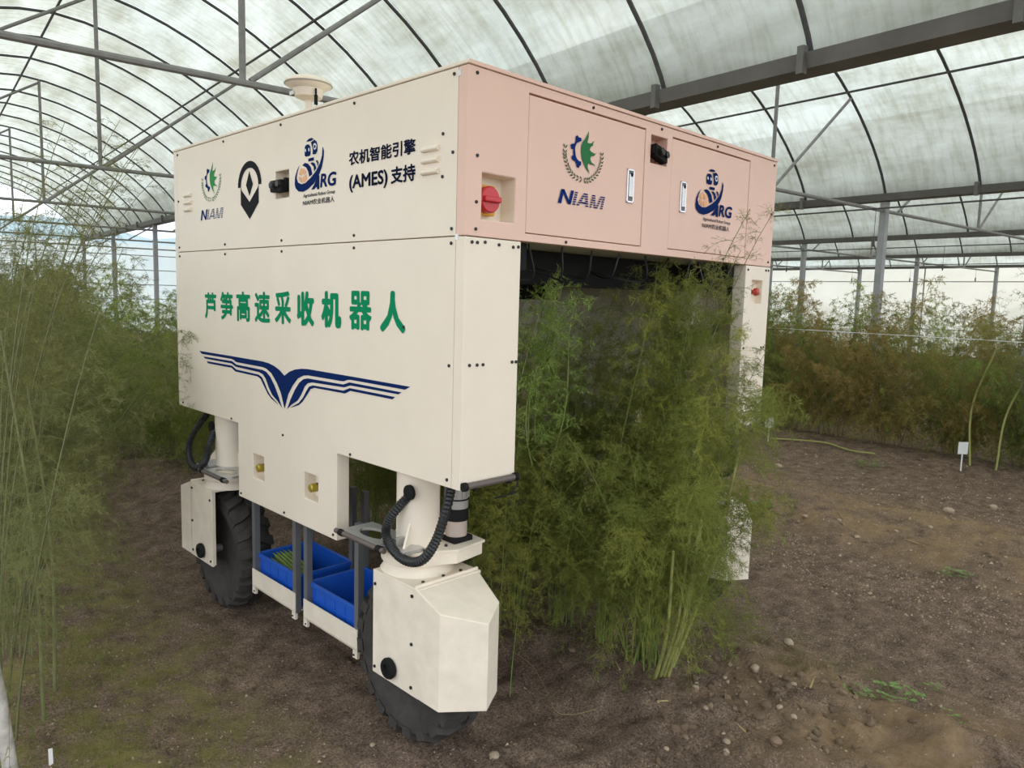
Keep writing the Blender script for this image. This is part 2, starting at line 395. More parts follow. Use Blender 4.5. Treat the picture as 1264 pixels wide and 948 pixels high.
# what shows through the film outside
hm = MB(); rr = random.Random(5)
pts = [(-60+6*i, 8+6*vnoise(np.array([i*.37]), np.array([2.1]))[0]+5*vnoise(np.array([i*.11]), np.array([7.7]))[0]) for i in range(45)]
n = len(pts)
hm.add([(x, 150, -2) for x, z in pts]+[(x, 155, z) for x, z in pts]+[(x, 190, -2) for x, z in pts], [(i, i+1, i+1+n, i+n) for i in range(n-1)]+[(i+n, i+1+n, i+1+2*n, i+2*n) for i in range(n-1)])
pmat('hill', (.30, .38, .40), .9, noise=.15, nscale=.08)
prop(hm.build('distant_hill', 'hill', None, True), 'pale wooded hill ridge far outside the end wall', 'hill', kind='structure')
pmat('hedge', (.12, .17, .06), .9, noise=.5, nscale=3, bump=.8, bscale=6)
for i in range(9):
    bm = bmesh.new(); bmesh.ops.create_icosphere(bm, subdivisions=3, radius=1)
    for v in bm.verts:
        q = v.co; f_ = .75+.5*float(vnoise(np.array([q.x*2.3+i*7+50]), np.array([q.y*2.3+q.z*1.7+50]))[0])
        v.co = Vector((q.x*1.0*f_, q.y*1.25*f_, max(0, q.z*f_)*(1.3+.5*rr.random())))
    me = bpy.data.meshes.new('bush'); bm.to_mesh(me); bm.free(); me.materials.append(MATS['hedge'])
    prop(link('bush', me, None, (31.8+rr.random(), -2+3.9*i, 0)), 'low green bush outside the white side wall', 'bush', 'bushes outside the side wall')

# ------------------------------------------------------------------ the harvesting robot (metres, own axes; x along the front, y along the side)
RL, RW, ZT, ZS, ZB, ZP = 2.2475, 1.977, 2.3, 1.789, 1.0, .657
robot = empty('harvest_robot', (ROB[0], ROB[1], 0), ROT)
prop(robot, 'tall cream white four wheeled gantry harvesting robot straddling the asparagus row', 'robot')

def panel(name, rects, holes, thick, mapf, mat, parent=robot, bevel=.002):
    """flat slab of rectangles (u0,u1,v0,v1) minus holes; mapf(u,v,depth)->xyz"""
    us = sorted({q for r in rects+holes for q in r[:2]}); vs = sorted({q for r in rects+holes for q in r[2:]})
    ins = lambda u, v, S: any(r[0] < u < r[1] and r[2] < v < r[3] for r in S)
    nu, nv = len(us)-1, len(vs)-1
    fill = [[ins((us[i]+us[i+1])/2, (vs[j]+vs[j+1])/2, rects) and not ins((us[i]+us[i+1])/2, (vs[j]+vs[j+1])/2, holes) for j in range(nv)] for i in range(nu)]
    ids = {}; vv = []; ff = []
    def vid(i, j, d):
        if (i, j, d) not in ids: ids[(i, j, d)] = len(vv); vv.append(mapf(us[i], vs[j], thick if d else 0))
        return ids[(i, j, d)]
    F_ = lambda i, j: 0 <= i < nu and 0 <= j < nv and fill[i][j]
    for i in range(nu):
        for j in range(nv):
            if not fill[i][j]: continue
            for d in (0, 1): ff.append((vid(i, j, d), vid(i+1, j, d), vid(i+1, j+1, d), vid(i, j+1, d)))
            for (di, dj, a_, b_) in ((-1, 0, (i, j), (i, j+1)), (1, 0, (i+1, j), (i+1, j+1)), (0, -1, (i, j), (i+1, j)), (0, 1, (i, j+1), (i+1, j+1))):
                if not F_(i+di, j+dj): ff.append((vid(*a_, 0), vid(*b_, 0), vid(*b_, 1), vid(*a_, 1)))
    mb = MB(); mb.add(vv, ff)
    return mb.build(name, mat, parent, bevel=bevel)
sideL = lambda u, v, d: (d, u, v)
sideR = lambda u, v, d: (RW-d, u, v)
frontF = lambda u, v, d: (u, d, v)
backF = lambda u, v, d: (u, RL-d, v)
def recess(u0, u1, v0, v1, d0, depth, mapf, mat, parent, name='recess_box'):
    mb = MB(); e = .001; w_ = .004
    for r in ((u0-w_, u0+e, v0-w_, v1+w_), (u1-e, u1+w_, v0-w_, v1+w_)): mb.add([mapf(r[i], r[2+j], d0+k*depth) for i in (0, 1) for j in (0, 1) for k in (0, 1)], [(0, 1, 3, 2), (4, 6, 7, 5), (0, 4, 5, 1), (2, 3, 7, 6), (0, 2, 6, 4), (1, 5, 7, 3)])
    for r in ((u0, u1, v0-w_, v0+e), (u0, u1, v1-e, v1+w_)): mb.add([mapf(r[i], r[2+j], d0+k*depth) for i in (0, 1) for j in (0, 1) for k in (0, 1)], [(0, 1, 3, 2), (4, 6, 7, 5), (0, 4, 5, 1), (2, 3, 7, 6), (0, 2, 6, 4), (1, 5, 7, 3)])
    mb.add([mapf(u, v, d0+depth+k*.004) for u in (u0-w_, u1+w_) for v in (v0-w_, v1+w_) for k in (0, 1)], [(0, 1, 3, 2), (4, 6, 7, 5), (0, 4, 5, 1), (2, 3, 7, 6), (0, 2, 6, 4), (1, 5, 7, 3)])
    return mb.build(name, mat, parent)

bolt_me = {}
for ax in 'xy':
    bolt_me[ax] = MB().lathe([(.0054, .002), (.0054, -.0035), (.0035, -.005)], axis=ax, n=8).mesh('bolt', 'bolt')
def bolts(lst, mapf, ax, parent):
    for u, v in lst: link('bolt', bolt_me[ax], parent, mapf(u, v, 0))

# ---- left side skins
TS = .055; TF = .042
camL = (1.068, 1.18, 1.98, 2.09)
upL = panel('upper_side_panel', [(TF+.002, RL-TF-.002, ZS+.0015, 2.286)], [camL], TS, sideL, 'cream')
rec = [(1.303, 1.41, .773, .884), (.851, .96, .775, .884)]
loL = panel('lower_side_panel', [(TF+.002, RL-TF-.002, ZB, ZS-.0015), (.714, 1.555, ZP, ZB)], rec, TS, sideL, 'cream')
recess(*camL, .002, .05, sideL, 'cream', upL)
for r_ in rec: recess(*r_, .002, .05, sideL, 'cream', loL)
bolts([(y, 2.268) for y in (.062, .6, 1.13, 1.66, 2.19)]+[(y, 1.812) for y in (.062, .6, 1.13, 1.66, 2.19)]+[(.062, 2.04), (2.19, 2.04), (.195, 2.085), (.2, 1.965), (.108, 2.10), (.11, 1.975)][:2]
      + [(.11, 2.10), (.11, 1.972)], sideL, 'x', upL)
bolts([(y, 1.768) for y in (.062, .6, 1.13, 1.66, 2.19)]+[(.062, 1.39), (2.19, 1.39), (.062, 1.025), (2.19, 1.02), (1.131, 1.008), (.62, 1.012), (1.62, 1.012), (1.125, .675), (1.53, .675), (.738, .675), (.30, 1.50)], sideL, 'x', loL)
# ---- right side skins (far side) and rear
upR = panel('upper_side_panel', [(TF+.002, RL-TF-.002, ZS+.0015, 2.286)], [], TS, sideR, 'cream')
loR = panel('lower_side_panel', [(TF+.002, RL-TF-.002, ZB, ZS-.0015), (.714, 1.555, ZP, ZB)], [], TS, sideR, 'cream')
bk = panel('rear_header', [(0, RW, ZS+.0015, 2.286)], [], TF, backF, 'cream')
for x0 in (0, RW-.241): panel('rear_leg_cover', [(x0, x0+.241, ZB, ZS-.0015)], [], TF, backF, 'cream')
# ---- front header with two doors
sw = (.064, .21, 1.842, 1.985); camF = (.934, 1.046, 2.136, 2.243)
d1 = (.26, .90, 1.816, 2.257); d2 = (1.08, 1.718, 1.819, 2.257)
hd = panel('front_header', [(0, RW, ZS+.0015, 2.286)], [sw, camF, d1, d2], TF, frontF, 'cream_pink_tint')
recess(*sw, .002, .065, frontF, 'cream', hd); recess(*camF, .002, .055, frontF, 'cream_pink_tint', hd)
bolts([(.035, 2.268), (.58, 2.272), (1.0, 2.272), (1.42, 2.272), (1.945, 2.268), (.042, 2.03), (.042, 1.893), (1.945, 2.04), (.042, 1.812), (.46, 1.802), (1.52, 1.803), (1.945, 1.812)], frontF, 'y', hd)
G_ = .003
doors = []
for (u0, u1, v0, v1) in (d1, d2):
    q = panel('door', [(u0+G_, u1-G_, v0+G_, v1-G_*1.7)], [], .03, lambda u, v, d: (u, d+.002, v), 'cream_pink_tint'); doors.append(q)
for q, (u0, u1) in zip(doors, ((.792, .834), (1.152, 1.195))):
    mb = MB(); v0, v1 = 1.972, 2.096
    mb.box(u0, u1, -.004, .004, v0, v0+.008).box(u0, u1, -.004, .004, v1-.008, v1).box(u0, u0+.006, -.004, .004, v0, v1).box(u1-.006, u1, -.004, .004, v0, v1)
    h = mb.build('handle_frame', 'chrome', q, bevel=.0015)
    MB().box(u0+.009, u1-.009, -.007, .001, v0+.02, v1-.018).build('pull_lever', 'steel', q, bevel=.003)
    MB().lathe([(.007, .0), (.007, -.008), (.004, -.009)], ((u0+u1)/2, 0, v1-.022), 'y', 14).build('lock_barrel', 'black', q, True)
    MB().box(u0+.004, u1-.004, -.001, .0005, v0+.004, v1-.004).build('handle_well', 'dark_steel', q)
# ---- front legs
legL = panel('front_leg_cover', [(0, .241, ZB, ZS-.0015)], [], TF, frontF, 'cream')
es = (1.80, 1.905, 1.611, 1.723)
legR = panel('front_leg_cover', [(RW-.241, RW, ZB, ZS-.0015)], [es], TF, frontF, 'cream')
recess(*es, .002, .03, frontF, 'cream', legR)
bolts([(.028, 1.772), (.05, 1.772), (.082, 1.775), (.142, 1.771), (.205, 1.768), (.228, 1.770), (.028, 1.395), (.06, 1.395), (.085, 1.395), (.214, 1.398), (.232, 1.398), (.012, 1.02)], frontF, 'y', legL)
bolts([(1.754, 1.768), (1.93, 1.772), (1.955, 1.772), (1.755, 1.40), (1.93, 1.40), (1.955, 1.40)], frontF, 'y', legR)
for x0, nm in ((.236, 1), (RW-.241, -1)):   # return lips of the legs
    MB().box(x0, x0+.005, TF, TF+.02, ZB, ZS-.002).build('leg_lip', 'cream', legL if nm == 1 else legR)
panel('top_lid', [(-.003, RW+.003, -.003, RL+.003)], [], .012, lambda u, v, d: (u, v, ZT-d), 'cream', bevel=.003)
MB().box(0, RW, -.0045, -.002, 2.2885, 2.2995).build('lid_edge_tint', 'cream_pink_tint', hd)  # added strip, carries the pink flare tint onto the lid's front edge
for (x, y) in ((0, 0), (0, RL)):
    for z in (2.27, ZS):
        link('corner_bracket', MB().box(x-.001, x+.012, y+.03 if y == 0 else y-.045, y+.045 if y == 0 else y-.03, z-.012, z+.006).mesh('corner_bracket', 'steel'), upL)
# ---- underside, frame and mechanisms inside the tunnel
inn = MB().box(.06, RW-.06, TF+.01, RL-TF-.01, ZS+.004, ZS+.012).build('header_floor', 'inner_grey', robot)
MB().box(.06, RW-.06, .30, .42, 1.66, ZS).build('cross_beam', 'black', robot)
MB().box(.06, RW-.06, 1.80, 1.92, 1.66, ZS).build('cross_beam', 'black', robot)
for x in (.26, RW-.32): MB().box(x, x+.06, .05, RL-.05, 1.70, ZS).build('long_beam', 'black', robot)
MB().box(.45, 1.5, .95, 1.25, 1.60, ZS).build('equipment_box', 'black', robot, bevel=.01)
arm = MB().box(.93, .98, .98, 1.03, .75, 1.62).build('lift_rail', 'steel', robot)
MB().box(.88, 1.03, .94, 1.02, 1.05, 1.14).build('gripper_carriage', 'inner_grey', arm, bevel=.008)
MB().box(.9, 1.01, .80, .95, 1.06, 1.085).build('gripper_jaw', 'steel', arm)
rc = random.Random(2)
for i in range(9):
    x = .35+.17*i; q = [(x, .07, 1.79), (x+.05*rc.uniform(-1, 1), .10, 1.72-.05*rc.random()), (x+.12*rc.uniform(-1, 1), .2, 1.70), (x+.1*rc.uniform(-1, 1), .31, 1.73)]
    MB().tube(catmull(q, 6), .004, 5).build('cable', 'hose', inn)
for i in range(5):
    x = 1.45+.06*i; q = [(x, .08, 1.79), (x+.05, .07, 1.70-.03*rc.random()), (x+.10, .10, 1.72), (x+.14, .2, 1.78)]
    MB().tube(catmull(q, 6), .005, 5).build('cable', 'hose', inn)
MB().tube(catmull([(1.80, .12, 1.78), (1.84, .13, 1.70), (1.845, .14, 1.60), (1.80, .16, 1.50), (1.72, .22, 1.45), (1.66, .34, 1.44)], 10), .019, 10).build('thick_hose', 'hose', robot, True)

# ---- vent louvers, cameras, switches
lm = MB(); n = 8
for s_, k_ in ((0, 1),):
    ring = []
    for i in range(n+1):
        a_ = math.pi*i/n; ring.append((-.013*math.sin(a_) if i < n else 0, .009*math.cos(a_)))
    vs = [(x, -.040, z) for x, z in ring]+[(x, .040, z) for x, z in ring]
    lm.add(vs, [(i, i+1, i+n+2, i+n+1) for i in range(n)]+[tuple(range(n+1)), tuple(range(2*n+1, n, -1)), (0, n, 2*n+1, n+1)])
lou = lm.mesh('vent_louver', 'cream', True)
for (yc, zs_) in ((.168, (2.062, 2.027, 1.992)), (2.066, (2.062, 2.027, 1.992))):
    for z in zs_: link('vent_louver', lou, upL, (.0005, yc, z), (0, R(-12), 0))
def sensor(name, tf, parent):
    mb = MB(tf); mb.box(-.052, .03, -.018, .022, -.024, .022); o = mb.build(name, 'black', parent, bevel=.003)
    MB(tf).box(-.062, -.046, -.012, .012, -.016, .012).build('lens_block', 'black', o)
    MB(tf).lathe([(.014, -.018), (.014, -.034), (.011, -.036)], (-.02, 0, 0), 'y', 16).build('lens', 'hose', o, True)
    MB(tf).lathe([(.012, -.018), (.012, -.03)], (.018, 0, .004), 'y', 16).build('lens', 'hose', o, True)
    MB(tf).box(.02, .036, .0, .05, -.008, .03).build('mount', 'black', o)
sensor('camera_module', lambda x, y, z: (y+.0, 1.135-x*1.1, 2.03+z), upL)
sensor('camera_module', lambda x, y, z: (1.0+x+y*.3, y+.0, 2.175+z-x*.25), hd)
swb = MB().box(.066, .155, .035, .066, 1.862, 1.955).build('isolator_switch', 'yellow', hd, bevel=.004)
MB().lathe([(.041, .036), (.041, .012), (.037, .008)], (.112, 0, 1.908), 'y', 28).build('switch_dial', 'red', swb, True)
MB().box(.078, .146, -.006, .012, 1.899, 1.917).build('switch_grip', 'red', swb, bevel=.004)
eb = MB().lathe([(.010, .03), (.010, .012), (.018, .010), (.019, .0), (.015, -.008), (.006, -.011)], (1.85, 0, 1.667), 'y', 20).build('emergency_button', 'red', legR, True)
for (u0, u1, v0, v1) in rec:
    c_ = MB().lathe([(.017, .05), (.017, .02), (.015, .018)], (0, u0+.05, v0+.052), 'x', 18).build('plug_body', 'black', loL, True)
    MB().lathe([(.0175, .02), (.0175, -.004), (.013, -.008)], (0, u0+.05, v0+.052), 'x', 18).build('plug_cap', 'brass', loL, True)
led = MB().tube([(.006, -.012, 1.014), (.232, -.012, 1.014)], .0115, 10).build('led_bar', 'led', robot, True)
for x in (.002, .226): MB().tube([(x, -.012, 1.014), (x+.014, -.012, 1.014)], .0145, 10).build('end_cap', 'black', led, True)
for x in (.05, .2): MB().box(x-.006, x+.006, -.02, .0, .998, 1.012).build('clip', 'black', led)
MB().tube(catmull([(.236, -.012, 1.012), (.247, -.01, .985), (.225, .0, .955), (.18, .03, .94)], 8), .0025, 5).build('led_cable', 'hose', led)
led2 = MB().tube([(RW-.232, -.012, 1.014), (RW-.006, -.012, 1.014)], .0115, 10).build('led_bar', 'led', robot, True)
MB().tube([(RW-.014, -.012, 1.014), (RW, -.012, 1.014)], .0145, 10).build('end_cap', 'black', led2, True)
# ---- antenna on the lid
an = MB().lathe([(.013, 2.296), (.013, 2.362)], (.06, 1.02, 0), 'z', 16).build('antenna_pole', 'cream', robot, True)
MB().lathe([(.03, 2.358), (.052, 2.366), (.060, 2.395), (.088, 2.410), (.092, 2.418), (.088, 2.426), (.06, 2.440), (.02, 2.447)], (.06, 1.02, 0), 'z', 36).build('antenna_dome', 'cream', an, True)
MB().lathe([(.0915, 2.4115), (.0935, 2.4135), (.0915, 2.4155)], (.06, 1.02, 0), 'z', 36).build('dome_seam', 'motor_grey', an, True)
MB().lathe([(.007, 2.330), (.007, 2.365), (.004, 2.366), (.004, 2.39)], (.055, .955, 0), 'z', 12).build('antenna_plug', 'black', an, True)
MB().tube(catmull([(.055, .955, 2.34), (.057, .945, 2.315), (.07, .93, 2.302)], 6), .003, 6).build('antenna_cable', 'black', an)
MB().box(.0, .003, 1.03, 1.06, 2.371, 2.385).build('rating_label', 'white', an)

# ---- wheel units -----------------------------------------------------------
tm = MB(); TR, TWD = .305, .088
tm.lathe([(.17, -.060), (.19, -.074), (.235, -.084), (.262, -.080), (.278, -.062), (.281, -.03), (.282, 0), (.281, .03), (.278, .062), (.262, .080), (.235, .084), (.19, .074), (.17, .060)], axis='x', n=40)
for i in range(20):
    for sd in (-1, 1):
        a0 = 2*math.pi*(i+(.5 if sd > 0 else 0))/20; vs = []
        for (xx, da) in ((sd*.006, .0), (sd*.05, .06), (sd*.086, .075)):
            for rr_, e in ((.274, 1), (TR if abs(xx) < .08 else .262, .8)):
                for sg in (-1, 1):
                    a_ = a0+da*1.4+sg*.098*e
                    r3 = rr_ if abs(xx) < .08 else (rr_-.03 if rr_ > .28 else rr_)
                    if abs(xx) >= .08: r3 = .245 if e == 1 else .283
                    vs.append((xx, r3*math.cos(a_), r3*math.sin(a_)))
        fs = []
        for k_ in (0, 4): fs += [(k_+2, k_+3, k_+7, k_+6), (k_, k_+2, k_+6, k_+4), (k_+1, k_+5, k_+7, k_+3)]
        fs += [(0, 1, 3, 2), (8, 10, 11, 9)]
        tm.add(vs, fs)
tyre_me = tm.mesh('tyre', 'rubber', True)
rim_me = MB().lathe([(.172, -.058), (.16, -.050), (.14, -.02), (.05, -.02), (.05, -.05), (.02, -.055), (.02, .055), (.05, .05), (.05, .02), (.14, .02), (.16, .050), (.172, .058)], axis='x', n=32).mesh('rim', 'black', True)

def wheel_unit(mx, my, label):
    tf = lambda x, y, z: (RW-x if mx else x, RL-y if my else y, z)
    B_ = lambda: MB(tf)
    KX, KY = .118, .36
    post = B_().lathe([(.078, .70), (.078, 1.72), (.07, 1.79)], (KX, KY, 0), 'z', 28).build('wheel_unit', 'cream', robot, True); post['label'] = label
    for a_ in (90, 210, 330):   # gussets
        c, s_ = math.cos(R(a_)), math.sin(R(a_)); n_ = (-s_*.004, c*.004)
        B_().add([(KX+c*r_+k_*n_[0], KY+s_*r_+k_*n_[1], z) for k_ in (-1, 1) for (r_, z) in ((.07, .72), (.135, .725), (.07, .82))], [(0, 1, 2), (5, 4, 3), (0, 3, 4, 1), (1, 4, 5, 2), (2, 5, 3, 0)]).build('gusset', 'cream', post)
    # steering plate (round with a flat tongue for the motor)
    pl = [(KX+.132*math.cos(R(a_)), KY+.132*math.sin(R(a_))) for a_ in range(45, 271, 15)]+[(KX+.05, KY-.16), (KX+.19, KY-.14), (KX+.20, KY-.02), (KX+.17, KY+.06)]
    B_().prism(pl, .668, .712).build('steering_plate', 'cream_dirty', post, bevel=.003)
    B_().prism([(KX+(x-KX)*1.04, KY+(y-KY)*1.04) for x, y in pl], .712, .722).build('cover_plate', 'cream_dirty', post, bevel=.002)
    B_().lathe([(.135, .628), (.125, .640), (.112, .672)], (KX, KY, 0), 'z', 32).build('turntable', 'cream_dirty', post, True)
    # housing: top plate, flat side plate, angled nose with a sloping lid
    B_().box(-.022, .262, .175, .436, .618, .630).build('housing_top', 'cream_dirty', post, bevel=.002)
    B_().box(-.022, -.010, .17, .436, .245, .618).build('housing_side', 'cream_dirty', post, bevel=.002)
    B_().box(-.020, -.002, .418, .434, .25, .618).build('housing_flange', 'cream_dirty', post)
    P = [(-.024, .19), (-.024, .058), (.100, -.043), (.212, .025), (.256, .19)]
    zt = lambda y: .632 if y >= .189 else .632-(.19-y)*.36
    mb = B_(); n_ = len(P); lo = [(x, y, .248) for x, y in P]; hi = [(x, y, zt(y)) for x, y in P]
    cx_, cy_ = .11, .12
    li = [(x+(cx_-x)*.06, y+(cy_-y)*.06, .248) for x, y in P]; 
    mb.add(lo+hi+li, [(i, i+1, i+1+n_, i+n_) for i in range(n_-1)]+[(n_, n_+1, n_+4), (n_+1, n_+2, n_+3), (n_+1, n_+3, n_+4)]+[(i, i+1, i+1+2*n_, i+2*n_) for i in range(n_-1)])
    nose = mb.build('housing_nose', 'cream_dirty', post, bevel=.0025)
    B_().box(-.022, .258, .188, .194, .628, .640).build('lid_flange', 'cream_dirty', post)
    for (y, z) in ((.205, .60), (.205, .43), (.205, .275), (.42, .58), (.42, .27)): B_().lathe([(.006, -.023), (.006, -.027)], (0, y, z), 'x', 8).build('bolt', 'bolt', post)
    for x in (.03, .12, .2): B_().lathe([(.006, .640), (.006, .645)], (x, .215, -.009), 'z', 8).build('bolt', 'bolt', post)
    for a_ in range(20, 360, 45): B_().lathe([(.006, .722), (.006, .729)], (KX+.118*math.cos(R(a_)), KY+.118*math.sin(R(a_)), 0), 'z', 8).build('bolt', 'bolt', post)
    cap = B_().lathe([(.020, -.004), (.020, -.024), (.036, -.026), (.038, -.036), (.034, -.044), (.018, -.046), (.016, -.036)], (0, .322, .302), 'x', 24).build('axle_cap', 'black', post, True)
    B_().lathe([(.02, .0), (.02, .23)], (0, .345, TR), 'x', 16).build('axle', 'dark_steel', post, True)
    o = link('tyre', tyre_me, post, tf(.122, .345, TR-.004)); o.rotation_euler = (R(4), 0, R(180) if mx else 0)
    link('rim', rim_me, post, tf(.122, .345, TR-.004))
    # steering motor
    mc = (.235, .285)
    B_().box(mc[0]-.044, mc[0]+.044, mc[1]-.044, mc[1]+.044, .722, .742).build('motor_flange', 'black', post, bevel=.003)
    mo = B_().lathe([(.040, .74), (.040, .80)], (*mc, 0), 'z', 24).build('steering_motor', 'motor_tan', post, True)
    B_().lathe([(.044, .80), (.044, .845)], (*mc, 0), 'z', 24).build('motor_collar', 'black', post, True)
    mb = B_(); prof = [(.043, .845), (.043, .995)]
    mb.lathe(prof, (*mc, 0), 'z', 24); mb.build('motor_body', 'motor_grey', post, True)
    for i in range(14):
        a_ = 2*math.pi*i/14; q = (mc[0]+.0435*math.cos(a_), mc[1]+.0435*math.sin(a_)); B_().box(q[0]-.0025, q[0]+.0025, q[1]-.0025, q[1]+.0025, .885, .99).build('cooling_fin', 'motor_grey', post)
    B_().lathe([(.0455, .876), (.0455, .881)], (*mc, 0), 'z', 24).build('strap', 'black', post, True)
    # corrugated hose looping in front of the post
    path = catmull([(.075, .318, .925), (.035, .335, .89), (.0, .365, .83), (-.015, .37, .78), (-.022, .325, .735), (-.02, .245, .712), (-.015, .165, .735), (.0, .12, .80), (.03, .115, .87), (.08, .14, .95), (.12, .17, 1.02)], 14)
    rad = [.0158+(.0020 if i % 2 else -.0012) for i in range(len(path))]
    B_().tube(path, rad, 10).build('cable_hose', 'hose', post)
    B_().lathe([(.027, .0), (.027, -.012), (.02, -.014)], (.045, .31, .925), 'x', 16).build('grommet', 'black', post, True)
    # bumper bracket with a big round opening and a rod along its edge
    pts = []; O = [(-.03, .63), (-.03, .36), (.04, .28), (.12, .45), (.05, .63)]
    c0 = (.03, .50); nn = 24; inner = [(c0[0]+.042*math.cos(2*math.pi*i/nn), c0[1]+.082*math.sin(2*math.pi*i/nn)) for i in range(nn)]
    outer = []
    for i in range(nn):
        a_ = 2*math.pi*i/nn; dx, dy = math.cos(a_), math.sin(a_); sc_ = min((.075 if dx > 0 else .066)/max(abs(dx), 1e-6), .125/max(abs(dy), 1e-6)); outer.append((c0[0]+dx*sc_, c0[1]+dy*sc_))
    mb = B_()
    mb.add([(x, y, z) for z in (.724, .734) for x, y in inner+outer], [(i, (i+1) % nn, (i+1) % nn+nn, i+nn) for i in range(nn)]+[(i+2*nn, (i+1) % nn+2*nn, (i+1) % nn+3*nn, i+3*nn) for i in range(nn)]
           + [(i, (i+1) % nn, (i+1) % nn+2*nn, i+2*nn) for i in range(nn)]+[(i+nn, (i+1) % nn+nn, (i+1) % nn+3*nn, i+3*nn) for i in range(nn)])
    mb.box(-.02, .07, .26, .39, .724, .734)
    br = mb.build('bumper_bracket', 'steel', post)
    B_().tube([(-.040, .655, .722), (-.040, .345, .722)], .010, 10).build('bumper_rod', 'led', post, True)
    for y in (.375, .615): B_().tube([(-.040, y-.012, .722), (-.040, y+.012, .722)], .013, 10).build('rod_clamp', 'black', post, True)
    B_().box(.0, .06, .33, .35, .735, .76).build('bumper_tab', 'steel', post)
    return post
wheel_unit(False, False, 'wheel unit with a black hose loop and silver bumper ring')
wheel_unit(True, False, 'wheel unit half hidden behind the asparagus fern')
wheel_unit(False, True, 'wheel unit at the far end of the lettered side')
wheel_unit(True, True, 'wheel unit at the far corner of the robot')

# ---- crate trays hung under both sides
def tray(tf, y0, y1):
    B_ = lambda: MB(tf)
    X0, X1 = .062, .385
    b = B_().box(X0, X1, y0, y1, .205, .211); b.box(X0, X0+.004, y0, y1, .205, .292).box(X1-.004, X1, y0, y1, .205, .292)
    o = b.build('crate_tray', 'cream_dirty', robot)
    for x in (X0, X1-.012):
        for y in (y0, y1-.03): B_().box(x, x+.012, y, y+.03, .172, .206).build('tray_foot', 'cream_dirty', o)
    for x in (X0+.016, X1-.02):
        for y in (y0+.012, y1-.012): B_().box(x-.013, x+.013, y-.014, y+.014, .20, 1.0 if x < .1 and .7 < y < 1.53 else .72).build('upright', 'dark_steel', o)
    for y in (y0+.02, y1-.02):
        for z in (.185,): B_().lathe([(.004, X0-.001), (.004, X0-.004)], (0, y, z), 'x', 8).build('bolt', 'bolt', o)
for mx in (0, 1):
    tf = (lambda x, y, z: (RW-x, y, z)) if mx else (lambda x, y, z: (x, y, z))
    tray(tf, 1.152, 1.56); tray(tf, .665, 1.080)

# ------------------------------------------------------------------ print on the robot
def poly_part(name, polys, mapf, mat, parent, eps=.0012, sc=.001, o=(0, 0)):
    mb = MB()
    for pl in polys: mb.add([mapf(o[0]+u*sc, o[1]+v*sc, -eps) for u, v in pl], [tuple(range(len(pl)))])
    me = mb.mesh(name, mat, fix=False); return link(name, me, parent)
def text_part(name, s, u0, u1, v0, v1, mapf, mat, parent, bold=0, shear=0, eps=.0012, space=1):
    c = bpy.data.curves.new('txt', 'FONT'); c.body = s; c.shear = shear; c.resolution_u = 3; c.space_character = space
    o = bpy.data.objects.new('txt', c); COL.objects.link(o); bpy.context.view_layer.update()
    me = bpy.data.meshes.new_from_object(o.evaluated_get(bpy.context.evaluated_depsgraph_get()))
    bpy.data.objects.remove(o); bpy.data.curves.remove(c)
    P = np.array([v.co[:] for v in me.vertices]); lo, hi = P.min(0)-bold, P.max(0)+bold
    Fs = [tuple(q.vertices) for q in me.polygons]; bpy.data.meshes.remove(me); mb = MB()
    for i, (ox, oy) in enumerate([(0, 0)]+([(math.cos(k_*math.pi/4)*bold, math.sin(k_*math.pi/4)*bold) for k_ in range(8)] if bold else [])):
        mb.add([mapf(u0+(u1-u0)*(q[0]+ox-lo[0])/(hi[0]-lo[0]), v0+(v1-v0)*(q[1]+oy-lo[1])/(hi[1]-lo[1]), -eps-i*.00004) for q in P], Fs)
    return link(name, mb.mesh(name, mat, fix=False), parent)
def on_side(yl):    # print on the left side: u runs to the right as one reads it
    return lambda u, v, d: (d, yl-u, v)
S0 = on_side(0)
# big green line
for ch, ya, yb, za, zb in (('芦', 1.895, 1.764, 1.466, 1.592), ('笋', 1.720, 1.588, 1.467, 1.597), ('高', 1.552, 1.417, 1.467, 1.602), ('速', 1.374, 1.236, 1.470, 1.603), ('采', 1.192, 1.057, 1.472, 1.608),
                           ('收', 1.009, .876, 1.473, 1.610), ('机', .823, .683, 1.474, 1.613), ('器', .629, .487, 1.476, 1.616), ('人', .436, .289, 1.477, 1.619)):
    text_part('lettering', ch, -ya, -yb, za, zb, S0, 'sign_green', loL, bold=.030 if ch in '芦笋高速采器' else .046)
text_part('lettering', '农机智能引擎', -.634, -.247, 2.057, 2.106, S0, 'ink', upL, bold=.026)
text_part('lettering', '(AMES)', -.632, -.398, 1.962, 2.024, S0, 'ink', upL, bold=.03)
text_part('lettering', '支持', -.380, -.246, 1.972, 2.027, S0, 'ink', upL, bold=.03)
# spread wings
W1 = [(0, 142), (42, 162), (87, 175), (140, 183), (191, 186), (502, 186), (856, 185), (826, 172), (495, 173), (473, 170), (451, 163), (429, 162), (190, 161), (157, 157), (113, 142), (69, 108), (32, 68), (0, 3)]
W2 = [(20, 3), (50, 48), (86, 92), (122, 125), (156, 143), (190, 149), (447, 151), (488, 163), (808, 161), (790, 152), (495, 152), (455, 141), (436, 140), (224, 136), (190, 130), (165, 114), (139, 80), (108, 50), (59, 28)]
W3 = [(45, 12), (77, 26), (117, 42), (152, 68), (177, 97), (199, 117), (228, 125), (447, 128), (491, 142), (771, 141), (756, 131), (495, 132), (459, 118), (436, 118), (240, 116), (211, 108), (181, 80), (147, 50), (116, 33)]
wing = []
for pl in (W1, W2, W3): wing += [pl, [(-u, v) for u, v in pl][::-1]]
poly_part('wing_emblem', wing, on_side(1.115), 'navy', loL, o=(0, 1.118))
